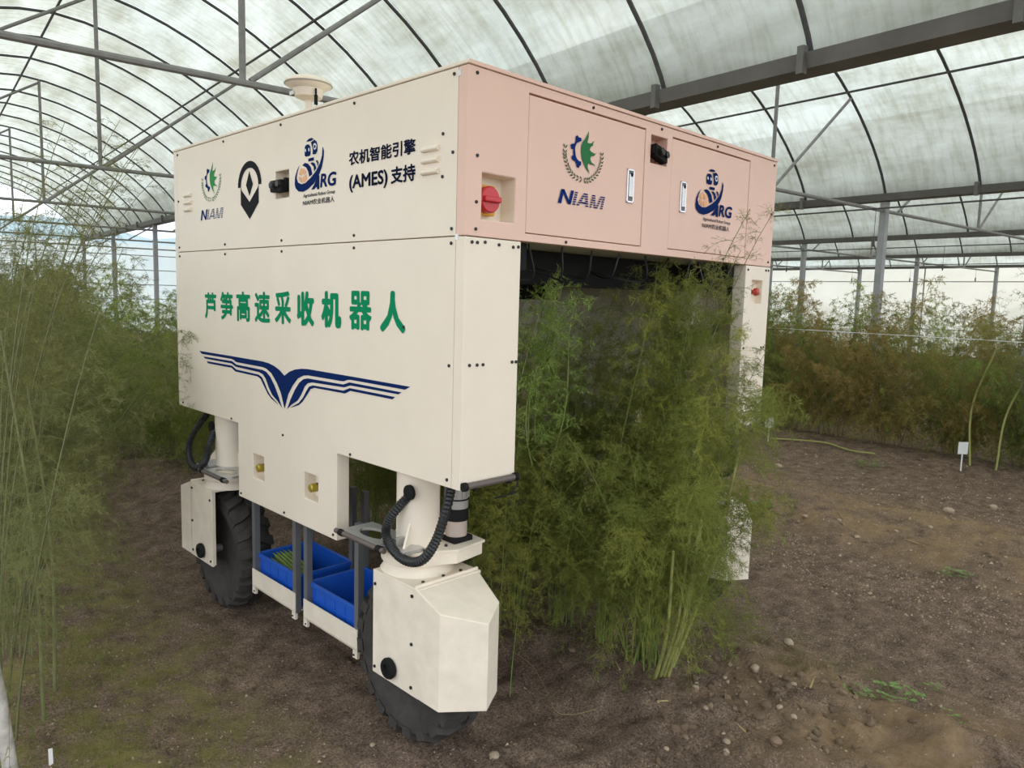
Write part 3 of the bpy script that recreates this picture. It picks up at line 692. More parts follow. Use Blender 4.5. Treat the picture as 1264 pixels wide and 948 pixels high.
# pin emblem
ar = [(110+110*math.cos(R(a_)), 140+105*math.sin(R(a_))) for a_ in range(0, 181, 10)]; ai = [(110+82*math.cos(R(a_)), 140+76*math.sin(R(a_))) for a_ in range(180, -1, -10)]
poly_part('pin_emblem', [ar+ai, [(26, 143), (34, 128), (110, 73), (186, 128), (194, 143), (194, 66), (110, 0), (26, 66)], [(110, 203), (142, 146), (110, 98), (78, 146)]], on_side(1.52), 'logo_black', upL, o=(0, 1.912))

def arg_logo(mapf, o, parent):
    q = lambda n, P, m_, e=.0012: poly_part(n, P, mapf, m_, parent, e, o=o)
    q('robot_emblem', [[(41, 155), (19, 135), (4, 111), (1, 83), (8, 68), (31, 54), (68, 50), (104, 58), (147, 75), (182, 102), (205, 131), (217, 165), (219, 188), (209, 205), (206, 173), (190, 145), (161, 119), (125, 99), (83, 82), (52, 80), (27, 89), (16, 107), (23, 129)],
       [(60, 151), (81, 158), (103, 153), (124, 138), (136, 110), (112, 103), (105, 123), (89, 140)], [(122, 152), (138, 155), (154, 148), (165, 131), (148, 118), (145, 137)], [(160, 158), (173, 158), (182, 148), (175, 135), (170, 148)],
       [(106, 171), (147, 172), (147, 160), (106, 160)], [(78, 212), (83, 221), (98, 225), (111, 223), (121, 214), (123, 187), (116, 180), (88, 180), (79, 185)], [(126, 229), (151, 236), (166, 228), (173, 213), (172, 192), (160, 182), (138, 183), (138, 204)],
       [(90, 235), (109, 244), (131, 245), (147, 239), (125, 234)], [(127, 54), (147, 69), (159, 82), (176, 101), (187, 102), (186, 51), (170, 51), (168, 61), (155, 57), (152, 53)]], 'navy')
    q('emblem_eye', [[(109, 211), (115, 209), (117, 200), (113, 196), (107, 201)], [(83, 211), (89, 209), (92, 200), (88, 197), (82, 201)], [(146, 221), (159, 223), (169, 213), (164, 201), (152, 198), (143, 209)]], 'white', .002)
    q('emblem_pupil', [[(151, 215), (159, 216), (163, 210), (159, 204), (152, 204), (149, 210)]], 'navy', .0028)
    q('emblem_grain', [[(49, 140), (39, 131), (33, 118), (54, 112), (62, 122), (60, 139)], [(32, 112), (34, 99), (40, 92), (52, 105)], [(66, 139), (66, 120), (78, 113), (92, 120), (84, 130)], [(59, 106), (58, 85), (48, 88), (44, 93)], [(63, 86), (64, 106), (78, 109), (93, 115), (97, 95), (80, 85)]], 'orange')
    text_part('lettering', 'RG', o[0]+.192, o[0]+.305, o[1]+.055, o[1]+.106, mapf, 'navy', parent, bold=.03, shear=.12)
    text_part('lettering', 'Agricultural Robot Group', o[0]+.068, o[0]+.296, o[1]+.024, o[1]+.041, mapf, 'ink', parent, bold=.012)
    text_part('lettering', 'NIAM农业机器人', o[0]+.064, o[0]+.292, o[1]-.003, o[1]+.018, mapf, 'ink', parent, bold=.012)
arg_logo(on_side(1.022), (0, 1.942), upL)
arg_logo(frontF, (1.268, 1.929), doors[1])
def niam_logo(mapf, o, parent, green, wreath):
    q = lambda n, P, m_, e=.0012: poly_part(n, P, mapf, m_, parent, e, o=o)
    q('leaf_emblem', [[(133, 262), (127, 248), (116, 232), (103, 220), (96, 205), (96, 184), (100, 166), (111, 149), (125, 133), (138, 124), (145, 115), (141, 127), (133, 139), (136, 154), (152, 150), (168, 150), (176, 143), (171, 152), (154, 158), (146, 168), (150, 178), (166, 181), (173, 188), (183, 191), (165, 190), (149, 194), (141, 199), (148, 210), (158, 215), (159, 225), (169, 233), (155, 227), (151, 222), (140, 220), (127, 221), (133, 238)]], green)
    q('gear_emblem', [[(64, 231), (73, 237), (80, 231), (94, 231), (96, 222), (84, 216), (72, 211), (64, 197), (63, 189), (65, 180), (68, 168), (75, 158), (88, 152), (98, 152), (98, 140), (89, 136), (87, 129), (76, 131), (72, 143), (65, 150), (55, 150), (47, 157), (48, 165), (56, 167), (54, 178), (55, 188), (44, 187), (39, 199), (47, 205), (57, 205), (65, 216)]], 'logo_blue')
    lv = []
    for path in ([(14, 203), (11, 168), (17, 148), (30, 125), (46, 108), (71, 96), (106, 92)], [(209, 203), (211, 173), (202, 149), (190, 127), (168, 108), (142, 94), (116, 92)]):
        cv = catmull([(a_, b_, 0) for a_, b_ in path], 4)[::2]
        for i in range(len(cv)-1):
            d_ = (cv[i]-cv[i+1]).normalized()
            for sd in (-1, 1):
                ang = sd*R(38); e = Vector((d_.x*math.cos(ang)-d_.y*math.sin(ang), d_.x*math.sin(ang)+d_.y*math.cos(ang), 0)); pr = Vector((-e.y, e.x, 0)); b0 = cv[i+1]
                lv.append([(b0+e*k_[0]+pr*k_[1]).to_2d()[:] for k_ in ((0, 0), (9, 2.9), (18, 0), (9, -2.9))])
    q('wreath_emblem', lv, wreath)
    sol = [[(-15, 1), (1, 49), (16, 49), (2, 1)], [(1, 49), (16, 49), (51, 2), (37, 2)], [(37, 2), (51, 2), (66, 50), (51, 50)]]
    stripes = []
    def striped(a0, a1, b0, b1):    # stroke from bottom (a0..a1) to top (b0..b1) cut into six bars
        for k_ in range(6):
            t0, t1 = k_/6+.02, k_/6+.115; z0, z1 = 2+48*t0, 2+48*t1; ii_ = lambda p0, p1, t_: p0+(p1-p0)*t_
            stripes.append([(ii_(a0, b0, t0), z0), (ii_(a1, b1, t0), z0), (ii_(a1, b1, t1), z1), (ii_(a0, b0, t1), z1)])
    striped(59, 74, 73, 88); striped(79, 94, 121, 136); striped(131, 146, 124, 140); stripes.append([(100, 12), (134, 12), (133, 17), (105, 17)])
    striped(152, 163, 167, 178); striped(176, 188, 168, 182); striped(184, 196, 214, 226); striped(212, 225, 226, 240)
    q('lettering', sol, 'logo_blue'); q('lettering', stripes, 'logo_blue')
niam_logo(on_side(1.925), (.015, 1.931), upL, 'logo_green2', 'wreath_green')
niam_logo(frontF, (.427, 1.929), doors[0], 'logo_green', 'wreath_dark')

# ------------------------------------------------------------------ crates with harvested spears
def crate(y0, y1, mx, label):
    cx, cy = .224, (y0+y1)/2; hx, hy = .138, (y1-y0)/2
    if mx: cx = RW-cx
    e = empty('plastic_crate', rob2w(cx, cy, .211), ROT); prop(e, label, 'crate', 'blue crates on the trays')
    H = .155; w_ = .006; b = MB()
    o4 = lambda f_, z: [(-hx*f_, -hy*f_, z), (hx*f_, -hy*f_, z), (hx*f_, hy*f_, z), (-hx*f_, hy*f_, z)]
    i4 = lambda f_, z: [(-hx*f_+w_, -hy*f_+w_, z), (hx*f_-w_, -hy*f_+w_, z), (hx*f_-w_, hy*f_-w_, z), (-hx*f_+w_, hy*f_-w_, z)]
    V_ = o4(.955, 0)+o4(.985, H)+i4(.985, H)+i4(.955, .012); q = lambda a_, c_: [(a_+i, a_+(i+1) % 4, c_+(i+1) % 4, c_+i) for i in range(4)]
    b.add(V_, [(3, 2, 1, 0)]+q(0, 4)+q(4, 8)+q(8, 12)+[(12, 13, 14, 15)]); b.build('crate_body', 'crate_blue', e, bevel=.002)
    rm = MB()
    for (a_, bb, c_, d_) in ((-hx-.006, hx+.006, -hy-.006, -hy+.006), (-hx-.006, hx+.006, hy-.006, hy+.006), (-hx-.006, -hx+.006, -hy+.006, hy-.006), (hx-.006, hx+.006, -hy+.006, hy-.006)): rm.box(a_, bb, c_, d_, H-.016, H+.002)
    rm.build('crate_rim', 'crate_blue', e, bevel=.002)
    for s_ in (-1, 1):
        for i in range(5):
            yy = -hy*.8+hy*1.6*i/4; MB().box(s_*hx*.965-.004, s_*hx*.965+.004, yy-.003, yy+.003, .004, H-.016).build('rib', 'crate_blue', e)
        for i in range(3):
            xx = -hx*.7+hx*1.4*i/2; MB().box(xx-.003, xx+.003, s_*hy*.965-.004, s_*hy*.965+.004, .004, H-.016).build('rib', 'crate_blue', e)
        MB().box(s_*hx*.972-.003, s_*hx*.972+.003, -hy*.94, hy*.94, H*.55, H*.55+.006).build('rib', 'crate_blue', e)
crate(1.163, 1.548, 0, 'blue plastic crate holding a bundle of long spears, between the tray uprights')
crate(.677, 1.068, 0, 'blue plastic crate with a few short spears, beside the front wheel')
crate(1.163, 1.548, 1, 'blue plastic crate on the far tray, towards the rear wheel')
crate(.677, 1.068, 1, 'blue plastic crate on the far tray, towards the front wheel')
def spear(a, b, r, label, group):
    a, b = Vector(a), Vector(b); d = b-a; P = [a+d*t_+Vector((0, 0, .006*math.sin(math.pi*t_))) for t_ in (0, .25, .5, .72, .84, .93, 1)]
    mb = MB().tube(P, [r, r, r*.97, r*.9, r*.95, r*.6, r*.12], 8); o = mb.build('asparagus_spear', 'spear', None, True); prop(o, label, 'asparagus', group)
    for i in range(4):
        t_ = .3+.15*i; p_ = a+d*t_; n_ = Vector((-d.y, d.x, .01)).normalized()*(r*.9)*(1 if i % 2 else -1)
        u_ = d.normalized()
        MB().add([p_+n_-u_*.004+Vector((0, 0, .002)), p_+n_*1.25+u_*.004+Vector((0, 0, .004)), p_+n_*.8+u_*.014+Vector((0, 0, .002))], [(0, 1, 2)]).build('scale_leaf', 'stem', o)
rs = random.Random(11)
for i in range(11):
    x = .135+.019*(i % 6)+(.009 if i > 5 else 0); lz = .02*(i//6); dy = rs.uniform(0, .03)
    spear(rob2w(x+.03, 1.20+dy, .24+lz), rob2w(x-.005, 1.50+dy*.6, .345+lz), .0075, 'long green spear in the bundle leaning in the blue crate', 'spears bundled in the first crate')
for i, (x, y, L_) in enumerate(((.13, .72, .17), (.155, .75, .16), (.18, .72, .18), (.205, .78, .15), (.23, .70, .19))):
    spear(rob2w(x, y, .236+.008*i), rob2w(x+.06, y+L_, .24+.008*i), .007, 'short green spear lying loose in the blue crate by the wheel', 'loose spears in the second crate')

# ------------------------------------------------------------------ asparagus ferns
def frond_mesh(name, seed, H, reach, nlat, lat, start, droop, nbr, nne, nlen, nw, fmat, smat, bow=1.7):
    """one feathery stalk: thin stem, drooping side branches, twigs, needle tufts"""
    g = np.random.default_rng(seed); V = []; F = []; M = []
    def tri(a, b, c, m):
        k = len(V); 
    vs = []; fs = []; mi = []; cnt = 0
    def add(Vn, Fn, m):
        nonlocal cnt
        vs.append(Vn); fs.append(Fn+cnt); mi.append(np.full(len(Fn), m)); cnt += len(Vn)
    def strand(P, r0, r1, m):   # three sided tube
        k = len(P); d = np.gradient(P, axis=0); d /= np.linalg.norm(d, axis=1, keepdims=True)+1e-9
        u = np.cross(d, [.3, .2, .93]); u /= np.linalg.norm(u, axis=1, keepdims=True)+1e-9; v = np.cross(d, u)
        rr = np.linspace(r0, r1, k)[:, None]
        ring = np.stack([P+rr*(u*math.cos(a)+v*math.sin(a)) for a in (0, 2.094, 4.189)], 1).reshape(-1, 3)
        f = []
        for i in range(k-1):
            for j in range(3):
                a, b = i*3+j, i*3+(j+1) % 3; f += [(a, b, b+3), (a, b+3, a+3)]
        add(ring, np.array(f), m)
    tt = np.linspace(0, 1, 14)
    wob = g.normal(0, .02, (2,))
    stem = np.stack([reach*tt**bow, wob[0]*np.sin(tt*5)+wob[1]*tt, H*(tt-.16*reach/max(H, .1)*tt**4)], 1)
    strand(stem, .0048, .0012, 1)
    S = lambda q: np.array([np.interp(q, tt, stem[:, c]) for c in range(3)])
    for i in range(nlat):
        q = start+(1-start)*((i+g.random())/nlat); p0 = S(q); az = i*2.4+g.normal(0, .5)
        ln = lat*(1.0-.62*(q-start)/(1-start))*g.uniform(.6, 1.25); el = g.uniform(.15, .8)
        s = np.linspace(0, 1, 7)[:, None]; d = np.array([math.cos(az)*math.cos(el), math.sin(az)*math.cos(el), math.sin(el)])
        P = p0+d*ln*s+np.array([0, 0, -1.0])*droop*ln*g.uniform(.5, 1.3)*s**2.1
        strand(P, .0013, .0005, 0)
        sb = np.sort(g.uniform(.08, 1, nbr)); Bp = np.stack([np.interp(sb, s[:, 0], P[:, c]) for c in range(3)], 1)
        T = P[-1]-P[0]; T = T/np.linalg.norm(T)
        rv = g.normal(0, 1, (nbr, 3)); rv -= (rv@T)[:, None]*T; rv /= np.linalg.norm(rv, axis=1, keepdims=True)
        bd = rv*.75+T*.55+np.array([0, 0, -.18]); bd /= np.linalg.norm(bd, axis=1, keepdims=True)
        bl = g.uniform(.03, .085, nbr)*(1-.5*sb); E = Bp+bd*bl[:, None]
        side = np.cross(bd, g.normal(0, 1, (nbr, 3))); side /= np.linalg.norm(side, axis=1, keepdims=True)
        tw = np.stack([Bp-side*nw*.4, Bp+side*nw*.4, E], 1).reshape(-1, 3); add(tw, np.arange(len(tw)).reshape(-1, 3), 0)
        k = nbr*nne; tq = g.uniform(.1, 1.05, (nbr, nne, 1)); np0 = (Bp[:, None]+(E-Bp)[:, None]*tq).reshape(-1, 3)
        nd = (np.repeat(bd[:, None], nne, 1)*.9+g.normal(0, .75, (nbr, nne, 3))).reshape(-1, 3); nd /= np.linalg.norm(nd, axis=1, keepdims=True)
        nl = g.uniform(.6, 1.25, k)[:, None]*nlen; sd = np.cross(nd, g.normal(0, 1, (k, 3))); sd /= np.linalg.norm(sd, axis=1, keepdims=True)
        tr = np.stack([np0-sd*nw*.5, np0+sd*nw*.5, np0+nd*nl], 1).reshape(-1, 3); add(tr, np.arange(len(tr)).reshape(-1, 3), 0)
    me = np_mesh(name, np.concatenate(vs), np.concatenate(fs), [fmat, smat], False, np.concatenate(mi))
    return me
def near_set(fm, sm, base):
    out = []
    for i, (H, rc_, nl, la, st, dr) in enumerate([(1.75, .28, 46, .34, .22, .75), (1.55, .40, 46, .36, .24, .95), (1.35, .50, 42, .36, .26, 1.1), (1.05, .48, 36, .32, .34, 1.0), (1.7, .18, 44, .30, .28, .6), (.85, .42, 30, .26, .42, .9)]):
        out.append(frond_mesh('frond', base+i, H, rc_, nl, la, st, dr, 17, 12, .019, .00145, fm, sm))
    return out
NEAR = near_set('fern', 'stem', 10)
OLIVE = near_set('fern_olive', 'stem_dim', 40)
def far_set(fm, sm, base):
    return [frond_mesh('frond', base+i, H, rc_, 38, .40, .12, .8, 10, 9, .032, .0038, fm, sm) for i, (H, rc_) in enumerate([(1.65, .3), (1.45, .5), (1.2, .6), (.8, .5)])]
FAR = far_set('fern_right', 'stem_dim', 70); FARO = far_set('fern_olive', 'stem_dim', 80); STRAW = far_set('fern_straw', 'stem_straw', 90)
SUNLIT = [frond_mesh('frond', 200+i, .7, .12, 22, .16, .05, .3, 10, 9, .02, .0022, 'fern_sunlit', 'stem') for i in range(2)]
WISP = [frond_mesh('frond', 120+i, H, rc_, 20, .26, .45, .5, 9, 9, .018, .0014, 'fern_olive', 'stem_dim', 2.2) for i, (H, rc_) in enumerate([(2.0, .5), (2.2, .8), (1.9, 1.0)])]

rp_ = random.Random(77)
ORD = ['nearest', 'first', 'second', 'third', 'fourth', 'fifth', 'sixth', 'seventh', 'eighth', 'ninth', 'tenth', 'eleventh', 'twelfth', 'thirteenth', 'fourteenth', 'fifteenth', 'sixteenth', 'seventeenth', 'eighteenth', 'nineteenth', 'twentieth', 'twenty-first', 'twenty-second', 'twenty-third', 'twenty-fourth', 'twenty-fifth', 'twenty-sixth']
def plant(x, y, fronds, label, group, name='asparagus_plant', spread=.09):
    """fronds: (mesh, azimuth deg, tilt deg, scale)"""
    z = gz(x, y); e = empty(name, (x, y, z-.01)); prop(e, label, 'plant', group)
    for me, az, tl, sc in fronds:
        a = R(az); d = rp_.uniform(.1, 1)*spread; fa = a+rp_.uniform(-1, 1)
        link('frond', me, e, (math.cos(fa)*d, math.sin(fa)*d, 0), (0, R(tl), a), (sc, sc, sc*rp_.uniform(.93, 1.05)))
    return e
deg = math.degrees(ROT)
# plants in the tunnel of the robot (robot centre line), the front one bulging out towards the light
gl_ = 'feathery asparagus plants standing under the robot'
for i, ry in enumerate((.02, .26, .52, .80, 1.10, 1.42, 1.75, 2.05)):
    q = rob2w((1.03 if i == 0 else 1.08)+rp_.uniform(-.05, .05), ry); fr = []
    if i == 0:
        for k in range(17): fr.append((NEAR[(0, 4, 1)[k % 3]], rp_.uniform(-75, 45), rp_.uniform(-5, 3), rp_.uniform(.86, 1.0)))
        for k in range(16): fr.append((NEAR[(2, 3, 5)[k % 3]], rp_.uniform(-120, -35), rp_.uniform(-4, 7), rp_.uniform(.85, 1.02)))
        for k in range(2): fr.append((NEAR[(1, 2)[k % 2]], (-8, 4)[k], (12, 9)[k], rp_.uniform(.9, 1.02)))
        for k in range(9): fr.append((NEAR[(3, 5, 2)[k % 3]], rp_.uniform(120, 260), rp_.uniform(0, 10), rp_.uniform(.8, .95)))
    else:
        for k in range(22 if i < 3 else 16): fr.append((rp_.choice(NEAR if k % 3 else NEAR[:3]), rp_.uniform(-110, 110) if k % 4 else rp_.uniform(110, 250), rp_.uniform(-6, 4), rp_.uniform(.80, .98) if k % 4 else rp_.uniform(.66, .8)))
        if i == 1: fr = [q_ for q_ in fr if -110 < q_[1] < 100]
    if i == 0: fr += [(WISP[0], -40, -3, .98), (WISP[0], -75, -4, .93), (WISP[0], -20, -2, .9)]
    lab = 'dense green asparagus fern bulging out of the robot tunnel' if i == 0 else 'green asparagus fern inside the robot tunnel, '+ORD[i]+' in from the bulging front fern'
    plant(q.x, q.y, fr, lab, gl_ if i else None)
# young shoots just inside the tunnel mouth, sunlight put into their green
q = rob2w(.52, .34); e = plant(q.x, q.y, [(NEAR[4], 200, 0, .55), (NEAR[4], 120, 0, .55)]+[(NEAR[4], a_, 1, .58) for a_ in (20, 260, 320)], 'light green asparagus shoots painted as sunlit, just inside the robot tunnel', None)
for k, (dx, dy, z) in enumerate(((-.16, -.10, .98), (-.10, .02, .98), (-.03, -.08, 1.02), (.05, -.12, .95), (.11, -.02, 1.03), (.16, -.10, .93), (-.02, .06, .98), (.20, .04, 1.0))):
    link('frond', SUNLIT[k % 2], e, (dx, dy, z), (0, R(rp_.uniform(-8, 8)), rp_.uniform(0, 6.28)), (1.0, 1.0, rp_.uniform(.9, 1.02)))
# same row beyond the robot
for i in range(26):
    ry = 2.75+.62*i; q = rob2w(1.0, ry); x, y = q.x+.03*(ry-2.2)+rp_.uniform(-.12, .12), q.y
    S_ = FAR if i > 2 else NEAR[:4]
    fr = [(rp_.choice(S_ if rp_.random() < .7 else FARO), rp_.uniform(0, 360), rp_.uniform(-2, 12), rp_.uniform(.92, 1.15)) for k in range(13)]
    plant(x, y, fr, 'green asparagus fern in the bed behind the robot, '+ORD[i+1]+' along from its rear legs', 'asparagus row behind the robot')
# row on the left of the robot
for i, (x, y, n_) in enumerate(((.13, 3.0, 4), (.22, 3.6, 6), (.28, 4.2, 8), (.30, 4.9, 10), (.36, 5.6, 11), (.40, 6.4, 12), (.5, 7.2, 12), (.55, 8.1, 12), (.6, 9.1, 12), (.65, 10.3, 12), (.7, 11.6, 10), (.75, 13, 10))):
    fr = []
    for k in range(n_):
        az = rp_.uniform(-50, 110) if rp_.random() < .6 else rp_.uniform(0, 360)
        fr.append((rp_.choice(OLIVE if y < 6.5 else FARO), az, rp_.uniform(-3, 6 if y < 5 else 11), rp_.uniform(.95, 1.15)))
    if y < 5.7: fr += [(WISP[k % 3], rp_.uniform(25, 115), rp_.uniform(-4, 3), rp_.uniform(.95, 1.15)) for k in range(6)]
    if i == 2: fr += [(OLIVE[1], -14, 13, 1.05), (OLIVE[2], -24, 9, 1.0), (OLIVE[1], -4, 12, 1.1)]
    plant(x, y, fr, 'olive green asparagus fern in the mossy bed, '+ORD[i+1]+' along from the weathered pole', 'asparagus row left of the robot', spread=.14)
# row on the right, partly dried
for i in range(15):
    y = -.9+.68*i; x = 8.6+rp_.uniform(-.15, .15); fr = []
    dry = .8 if i in (6, 7, 8) else (.25 if i in (5, 9) else .06)
    for k in range(22):
        S_ = STRAW if rp_.random() < dry else (FAR if rp_.random() < .7 else FARO)
        fr.append((rp_.choice(S_), rp_.uniform(0, 360), rp_.uniform(-2, 14), rp_.uniform(.95, 1.2)))
    if i % 2 == 0: fr.append((WISP[i % 3], rp_.uniform(0, 360), 2, .95))
    plant(x, y, fr, ('half dried yellow brown' if dry > .5 else 'bushy green')+' asparagus fern, '+ORD[15-i]+' along the gravel edge bed from its far end', 'dried ferns in the right bed' if dry > .5 else 'green ferns in the right bed', spread=.16)
# further rows to the right
for rx_, n_, lab in ((11.3, 12, 'thin asparagus fern in the second bed to the right'), (14.2, 12, 'sparse asparagus fern in the third bed to the right'), (18.5, 12, 'sparse asparagus fern in a far bed before the white wall'), (23, 12, 'faint asparagus fern in the bed along the white wall')):
    for i in range(n_):
        y = .2+rx_*.02+(.85+rx_*.035)*i; fr = [(rp_.choice(FAR if rp_.random() < .5 else (FARO if rp_.random() < .85 else STRAW)), rp_.uniform(0, 360), rp_.uniform(-2, 12), rp_.uniform(.8, 1.15)) for k in range(6)]
        if i % 3 == 0: fr.append((WISP[i % 3], rp_.uniform(0, 360), 2, 1.0))
        plant(rx_+rp_.uniform(-.2, .2), y, fr, lab+', '+ORD[n_-i]+' from its far end', lab.replace('fern', 'ferns'), spread=.2)
# pale bare stems at the foot of the front plant
for k, (rx, ry, tx, ty, h) in enumerate(((1.03, -.10, .86, -.31, .80), (1.06, -.12, .93, -.32, .9), (1.01, -.09, .80, -.28, .7), (1.15, -.08, 1.18, -.32, 1.05), (1.04, -.11, .88, -.34, .85))):
    a = rob2w(rx, ry); a.z = gz(a.x, a.y)-.02; b = rob2w(tx, ty, h); mid = (a+b)/2+Vector((.012, -.012, -.05))
    o = MB().tube(catmull([a, mid, b], 8), [.0085-.0035*i/16 for i in range(17)], 7).build('asparagus_stalk', 'stalk', None, True)
    prop(o, 'thick pale green bare stalk at the foot of the front fern', 'stalk', 'bare stalks at the foot of the front fern')
for k, (x0, y0, x1, y1, h) in enumerate(((.29, 3.0, .22, 3.02, 1.45), (.35, 3.2, .30, 3.15, 1.25))):
    a = Vector((x0, y0, gz(x0, y0)-.02)); b = Vector((x1, y1, h)); m_ = (a+b)/2+Vector((.03, 0, 0))
    prop(MB().tube(catmull([a, m_, b], 8), [.0075-.0045*i/16 for i in range(17)], 7).build('asparagus_stalk', 'stem_dim', None, True), 'thick pale bare stalk in the bed left of the robot', 'stalk', 'bare stalks in the left bed')
for k, (y0, y1) in enumerate(((2.62, 2.35), (2.85, 2.75))):
    a = Vector((8.2, y0, gz(8.2, y0)-.02)); b = Vector((8.3, y1, 1.25)); m_ = (a+b)/2+Vector((0, .10, 0))
    prop(MB().tube(catmull([a, m_, b], 8), .010, 6).build('asparagus_stalk', 'drip', None, True), 'long yellow green leaning stalk in front of the right bed', 'stalk', 'leaning stalks at the right bed')

# ------------------------------------------------------------------ small things on the ground
def stone_mesh(seed):
    g = random.Random(seed); bm = bmesh.new(); bmesh.ops.create_icosphere(bm, subdivisions=2, radius=1)
    off = [Vector((g.gauss(0, 1), g.gauss(0, 1), g.gauss(0, 1))).normalized() for _ in range(6)]; cut = [g.uniform(.62, .9) for _ in off]
    for v in bm.verts:
        for o_, c_ in zip(off, cut):
            d_ = v.co.dot(o_)
            if d_ > c_: v.co -= o_*(d_-c_)
        v.co = Vector((v.co.x, v.co.y*.8, v.co.z*.6))
    me = bpy.data.meshes.new('stone'); bm.to_mesh(me); bm.free(); return me
SM = []
for i in range(6):
    me = stone_mesh(i); me.materials.append(MATS['stone' if i % 3 else 'stone_pale']); me.polygons.foreach_set('use_smooth', [True]*len(me.polygons)); me.set_sharp_from_angle(angle=R(25)); SM.append(me)
def at_ground(px, py):
    """ground point seen at a pixel of the 1264x948 frame"""
    d = _f*920.41+_r*(px-632)-_u*(py-474); z = 0.0
    for _ in range(4):
        k = (z-CAM_Z)/d.z; x, y = d.x*k, d.y*k; z = gz(x, y)
    return x, y, z
def stone(px, py, r, label, group=None, k=0):
    x, y, z = at_ground(px, py); o = link('stone', SM[k % 6], None, (x, y, z+r*.22), (rp_.uniform(-.2, .2), rp_.uniform(-.2, .2), rp_.uniform(0, 6)), (r, r, r)); prop(o, label, 'stone', group)
stone(897, 862, .022, 'flat round brown stone on the mound by the front fern', k=1)
stone(932, 834, .026, 'pale wedge shaped stone on the mound beside the weeds', k=3)
stone(973, 795, .03, 'pale ochre stone further along the mound', k=0)
stone(960, 577, .05, 'pale rounded stone at the edge of the gravel path', k=3)
stone(1171, 632, .05, 'flat tan stone on the ochre strip', k=0)
stone(1226, 628, .045, 'pale grey stone at the far side of the ochre strip', k=3)
stone(958, 918, .028, 'dark brown clod of stone near the mound foot', k=2)
stone(460, 920, .012, 'small ochre chip on the wheel track', k=0); stone(610, 934, .022, 'tan pebble beside the front wheel track', k=0)
stone(706, 803, .02, 'brown stone under the edge of the fern', k=1)
for i in range(60):
    px, py = rp_.gauss(935, 65), rp_.gauss(885, 42)
    if py > 960 or px < 800: continue
    stone(px, py, rp_.uniform(.006, .017), 'small brown stone scattered on the mound of ochre soil', 'small stones on the mound', i)
for i in range(30):
    stone(rp_.uniform(980, 1264), rp_.uniform(600, 700), rp_.uniform(.012, .026), 'small tan stone scattered on the ochre strip', 'small stones on the ochre strip', i)
pmat('clod', (.27, .185, .115), .95, noise=.4, nscale=30, bump=.8, bscale=50)
CM = []
for i in range(4):
    me = stone_mesh(30+i); me.materials.append(MATS['clod']); CM.append(me)
for i in range(90):
    px, py = rp_.gauss(930, 75), rp_.gauss(880, 45)
    if py > 965 or px < 800 or py < 780: continue
    x, y, z = at_ground(px, py); r = rp_.uniform(.008, .024)
    prop(link('soil_clod', CM[i % 4], None, (x, y, z+r*.1), (rp_.uniform(-.5, .5), rp_.uniform(-.5, .5), rp_.uniform(0, 6)), (r, r, r)), 'crumbly ochre clod of soil on the mound by the front fern', 'clod', 'soil clods on the mound')
# fine gravel, uncountable
g = np.random.default_rng(9); n = 42000
gx_ = np.concatenate([g.uniform(-.3, 4.8, n*5//8), g.uniform(3, 8.2, n*3//8)]); gy_ = np.concatenate([g.uniform(.5, 5.0, n*5//8), g.uniform(.4, 6.5, n*3//8)])
n = len(gx_); gz_ = ground_h(gx_, gy_); r_ = g.uniform(.0012, .0048, n)*np.where(g.random(n) < .06, 1.9, 1)*np.where(gx_ > 4, 1.7, 1)
T4 = np.array([(1, 0, -.4), (-.5, .87, -.4), (-.5, -.87, -.4), (.1, .1, 1)])
ang = g.uniform(0, 6.28, n); c_, s_ = np.cos(ang), np.sin(ang)
V4 = np.stack([np.stack([gx_+r_*(T4[k, 0]*c_-T4[k, 1]*s_)*g.uniform(.7, 1.3, n), gy_+r_*(T4[k, 0]*s_+T4[k, 1]*c_)*g.uniform(.7, 1.3, n), gz_+r_*(T4[k, 2]*.7+.2)], 1) for k in range(4)], 1)
F4 = (np.arange(n)*4)[:, None, None]+np.array([(0, 1, 3), (1, 2, 3), (2, 0, 3)])
prop(link('gravel', np_mesh('gravel', V4.reshape(-1, 3), F4.reshape(-1, 3), ['stone_pale', 'stone'], False, np.repeat(g.integers(0, 2, n), 3))), 'fine pale gravel grains strewn over the dark soil', 'gravel', kind='stuff')
# short moss and grass blades, uncountable
n = 26000
cx_ = np.concatenate([g.normal(.45, .24, n*3//4), g.normal(3.05, .2, n//4)]); cy_ = np.concatenate([g.uniform(1.6, 5.2, n*3//4), g.uniform(1.4, 3.6, n//4)])
keep = (vnoise(cx_*5.5+3, cy_*5.5) > np.where(cx_ < 1.5, .42, .62)) & (cx_ < np.where(cx_ < 1.6, 1.1, 9)); cx_, cy_ = cx_[keep], cy_[keep]; n = len(cx_)
cz_ = ground_h(cx_, cy_); a_ = g.uniform(0, 6.28, n); hh = g.uniform(.006, .022, n); ln_ = g.uniform(.2, 1.6, n)*hh; b_ = g.uniform(0, 6.28, n); wv = .0011
VB = np.stack([np.stack([cx_-wv*np.cos(a_), cy_-wv*np.sin(a_), cz_-.002], 1), np.stack([cx_+wv*np.cos(a_), cy_+wv*np.sin(a_), cz_-.002], 1), np.stack([cx_+ln_*np.cos(b_), cy_+ln_*np.sin(b_), cz_+hh], 1)], 1)
prop(link('moss_grass', np_mesh('moss_grass', VB.reshape(-1, 3), np.arange(3*n).reshape(-1, 3), ['grass'])), 'short yellow green moss and grass creeping over the soil', 'moss', kind='stuff')
